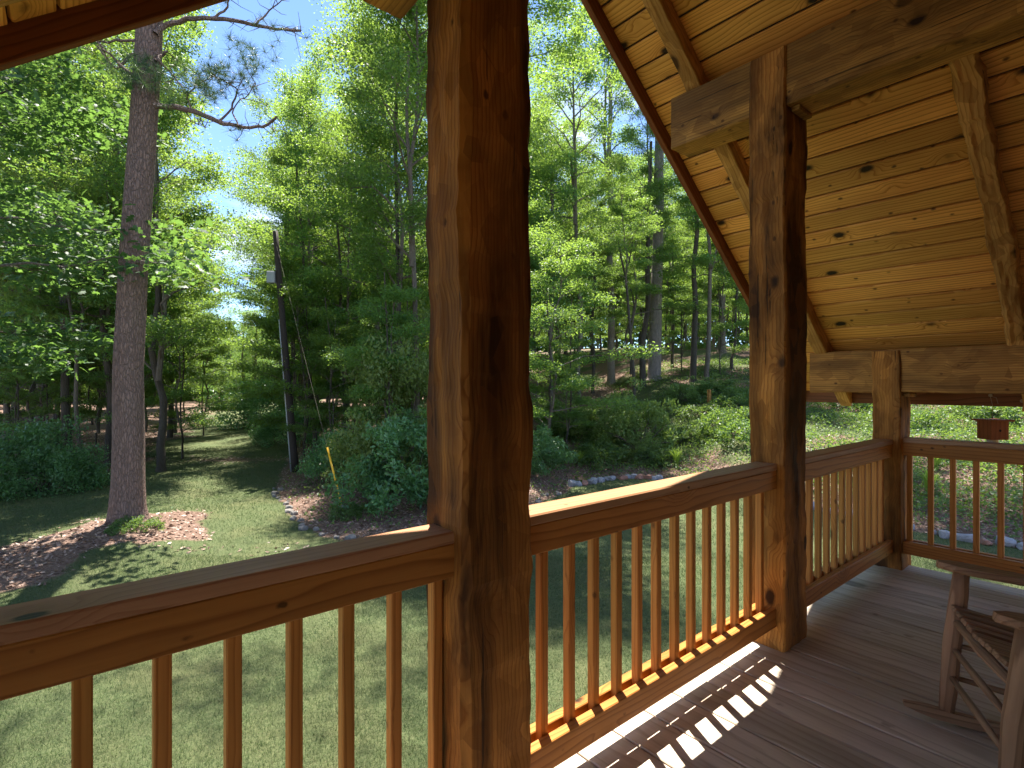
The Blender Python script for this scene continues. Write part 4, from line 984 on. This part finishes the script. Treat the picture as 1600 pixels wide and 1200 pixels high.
# yellow guy guard and its wire
rA, wA = rw(535, 12.35), 12.35; pA = P(rA, wA, float(ground_z(rA, wA))); pT = bP+pts[-1]-np.array([0, 0, .3]); dv = pT-pA
root = empty('guy_wire', tuple(pA)); tag(root, 'guy wire with bright yellow guard slanting up from the bed towards the pole', 'guy wire')
m_ = MB(711); m_.local = True; m_.tube([-dv*.01, dv*.17], [.024, .024], 10); m_.build('guard', M_yellow, root, True)
m_ = MB(712); m_.local = True; m_.tube([dv*.0, dv*.99], [.003, .003], 5); m_.build('wire', M_nail, root)
m_ = MB(713); m_.local = True; m_.tube([[0, 0, -.1], [0, 0, .07]], [.03, .025], 8); m_.build('anchor', M_metal, root)
rS, wS = rw(1108, 22.5), 22.5; m_ = MB(721); z = float(ground_z(rS, wS)); p = P(rS, wS, z); m_.hewn(p-np.array([0, 0, .1]), [0, 0, 1], [1, 0, 0], [0, 1, 0], .82, .065, .065, amp=.004, cham=.01)
tag(m_.build('stake', M_raft), 'short square wooden stake standing on the bank', 'stake')

# ------------------------------------------------------------------ ground cover (uncountable)
rs = np.random.RandomState(321)
def scatter(n, rr_, wr, cond, power=1.0):
    w = wr[0]+(wr[1]-wr[0])*rs.uniform(0, 1, n)**power; px = rs.uniform(rr_[0], rr_[1], n); r = (px-800)/841*w
    k = cond(r, w); return r[k], w[k]
# litter
r, w = scatter(150000, (-60, 1750), (7, 32), lambda r, w: litter_mask(r, w) > .5+.3*rs.uniform(-1, 1, len(r)), .8)
C = np.stack([RT[0]*r+FW[0]*w, RT[1]*r+FW[1]*w, ground_z(r, w)+rs.uniform(.0, .03, len(r))], 1)
V, F = leaf_quads(C, .35, .085, rs, 1.0, .5); o = mesh_np('leaf_litter', V, F, M_litter); tag(o, 'fallen brown leaves and pine straw covering beds and woods floor', 'leaf litter', None, 'stuff')
# weeds
def wd(r, w):
    b = bed_dist(r, w); right = (r > 1.0)
    dens = np.where(right, .3+.5*np.clip((b-.8)/2.5, 0, 1), .12)*(nz2(r, w, 1.3, 9)*1.6-.2+np.where(r > w*.55, .4, 0))
    lw = (litter_mask(r, w) > .5) | ((r > 1.5) & (b > 1.2))
    return (rs.uniform(0, 1, len(r)) < dens) & lw & ((b > .2) | (rs.uniform(0, 1, len(r)) < .04))
r, w = scatter(560000, (-60, 1750), (9, 34), wd, .8)
hgt = nz2(r, w, .8, 11); C = np.stack([RT[0]*r+FW[0]*w, RT[1]*r+FW[1]*w, ground_z(r, w)+.03+rs.uniform(0, 1, len(r))*.38*hgt], 1)
V, F = leaf_quads(C, .7, .085, rs, .8, .5); o = mesh_np('ground_cover', V, F, M_weed); tag(o, 'green weeds and ground cover spreading over the bank', 'ground cover', None, 'stuff')
# lawn blades
def blades(n, pxr, wr, hh, ww_, power):
    w = wr[0]+(wr[1]-wr[0])*rs.uniform(0, 1, n)**power; px = rs.uniform(*pxr, n); r = (px-800)/841*w
    k = (litter_mask(r, w) < .45+.2*rs.uniform(-1, 1, n)) & (nz2(r, w, .5, 15)+rs.uniform(-.2, .6, n) > .25); r = r[k]; w = w[k]; n = len(r)
    B = np.stack([RT[0]*r+FW[0]*w, RT[1]*r+FW[1]*w, ground_z(r, w)-.004], 1); a = rs.uniform(0, 6.28, n); h = hh*rs.uniform(.5, 1.2, n)
    s = np.stack([np.cos(a), np.sin(a), 0*a], 1)*(ww_/2)*(w/8)[:, None].clip(.7, 2); ln = rs.normal(size=(n, 2))*.5
    tip = B+np.stack([ln[:, 0]*h, ln[:, 1]*h, h], 1); V = np.stack([B-s, B+s, tip], 1).reshape(-1, 3); return V
V = np.vstack([blades(260000, (-40, 1640), (3.2, 9), .04, .006, 1.0), blades(190000, (-40, 1640), (8, 24), .05, .008, 1.0)])
o = mesh_np('lawn_grass', V, np.arange(len(V)).reshape(-1, 3), M_blade); tag(o, 'short mown lawn grass', 'grass', None, 'stuff')
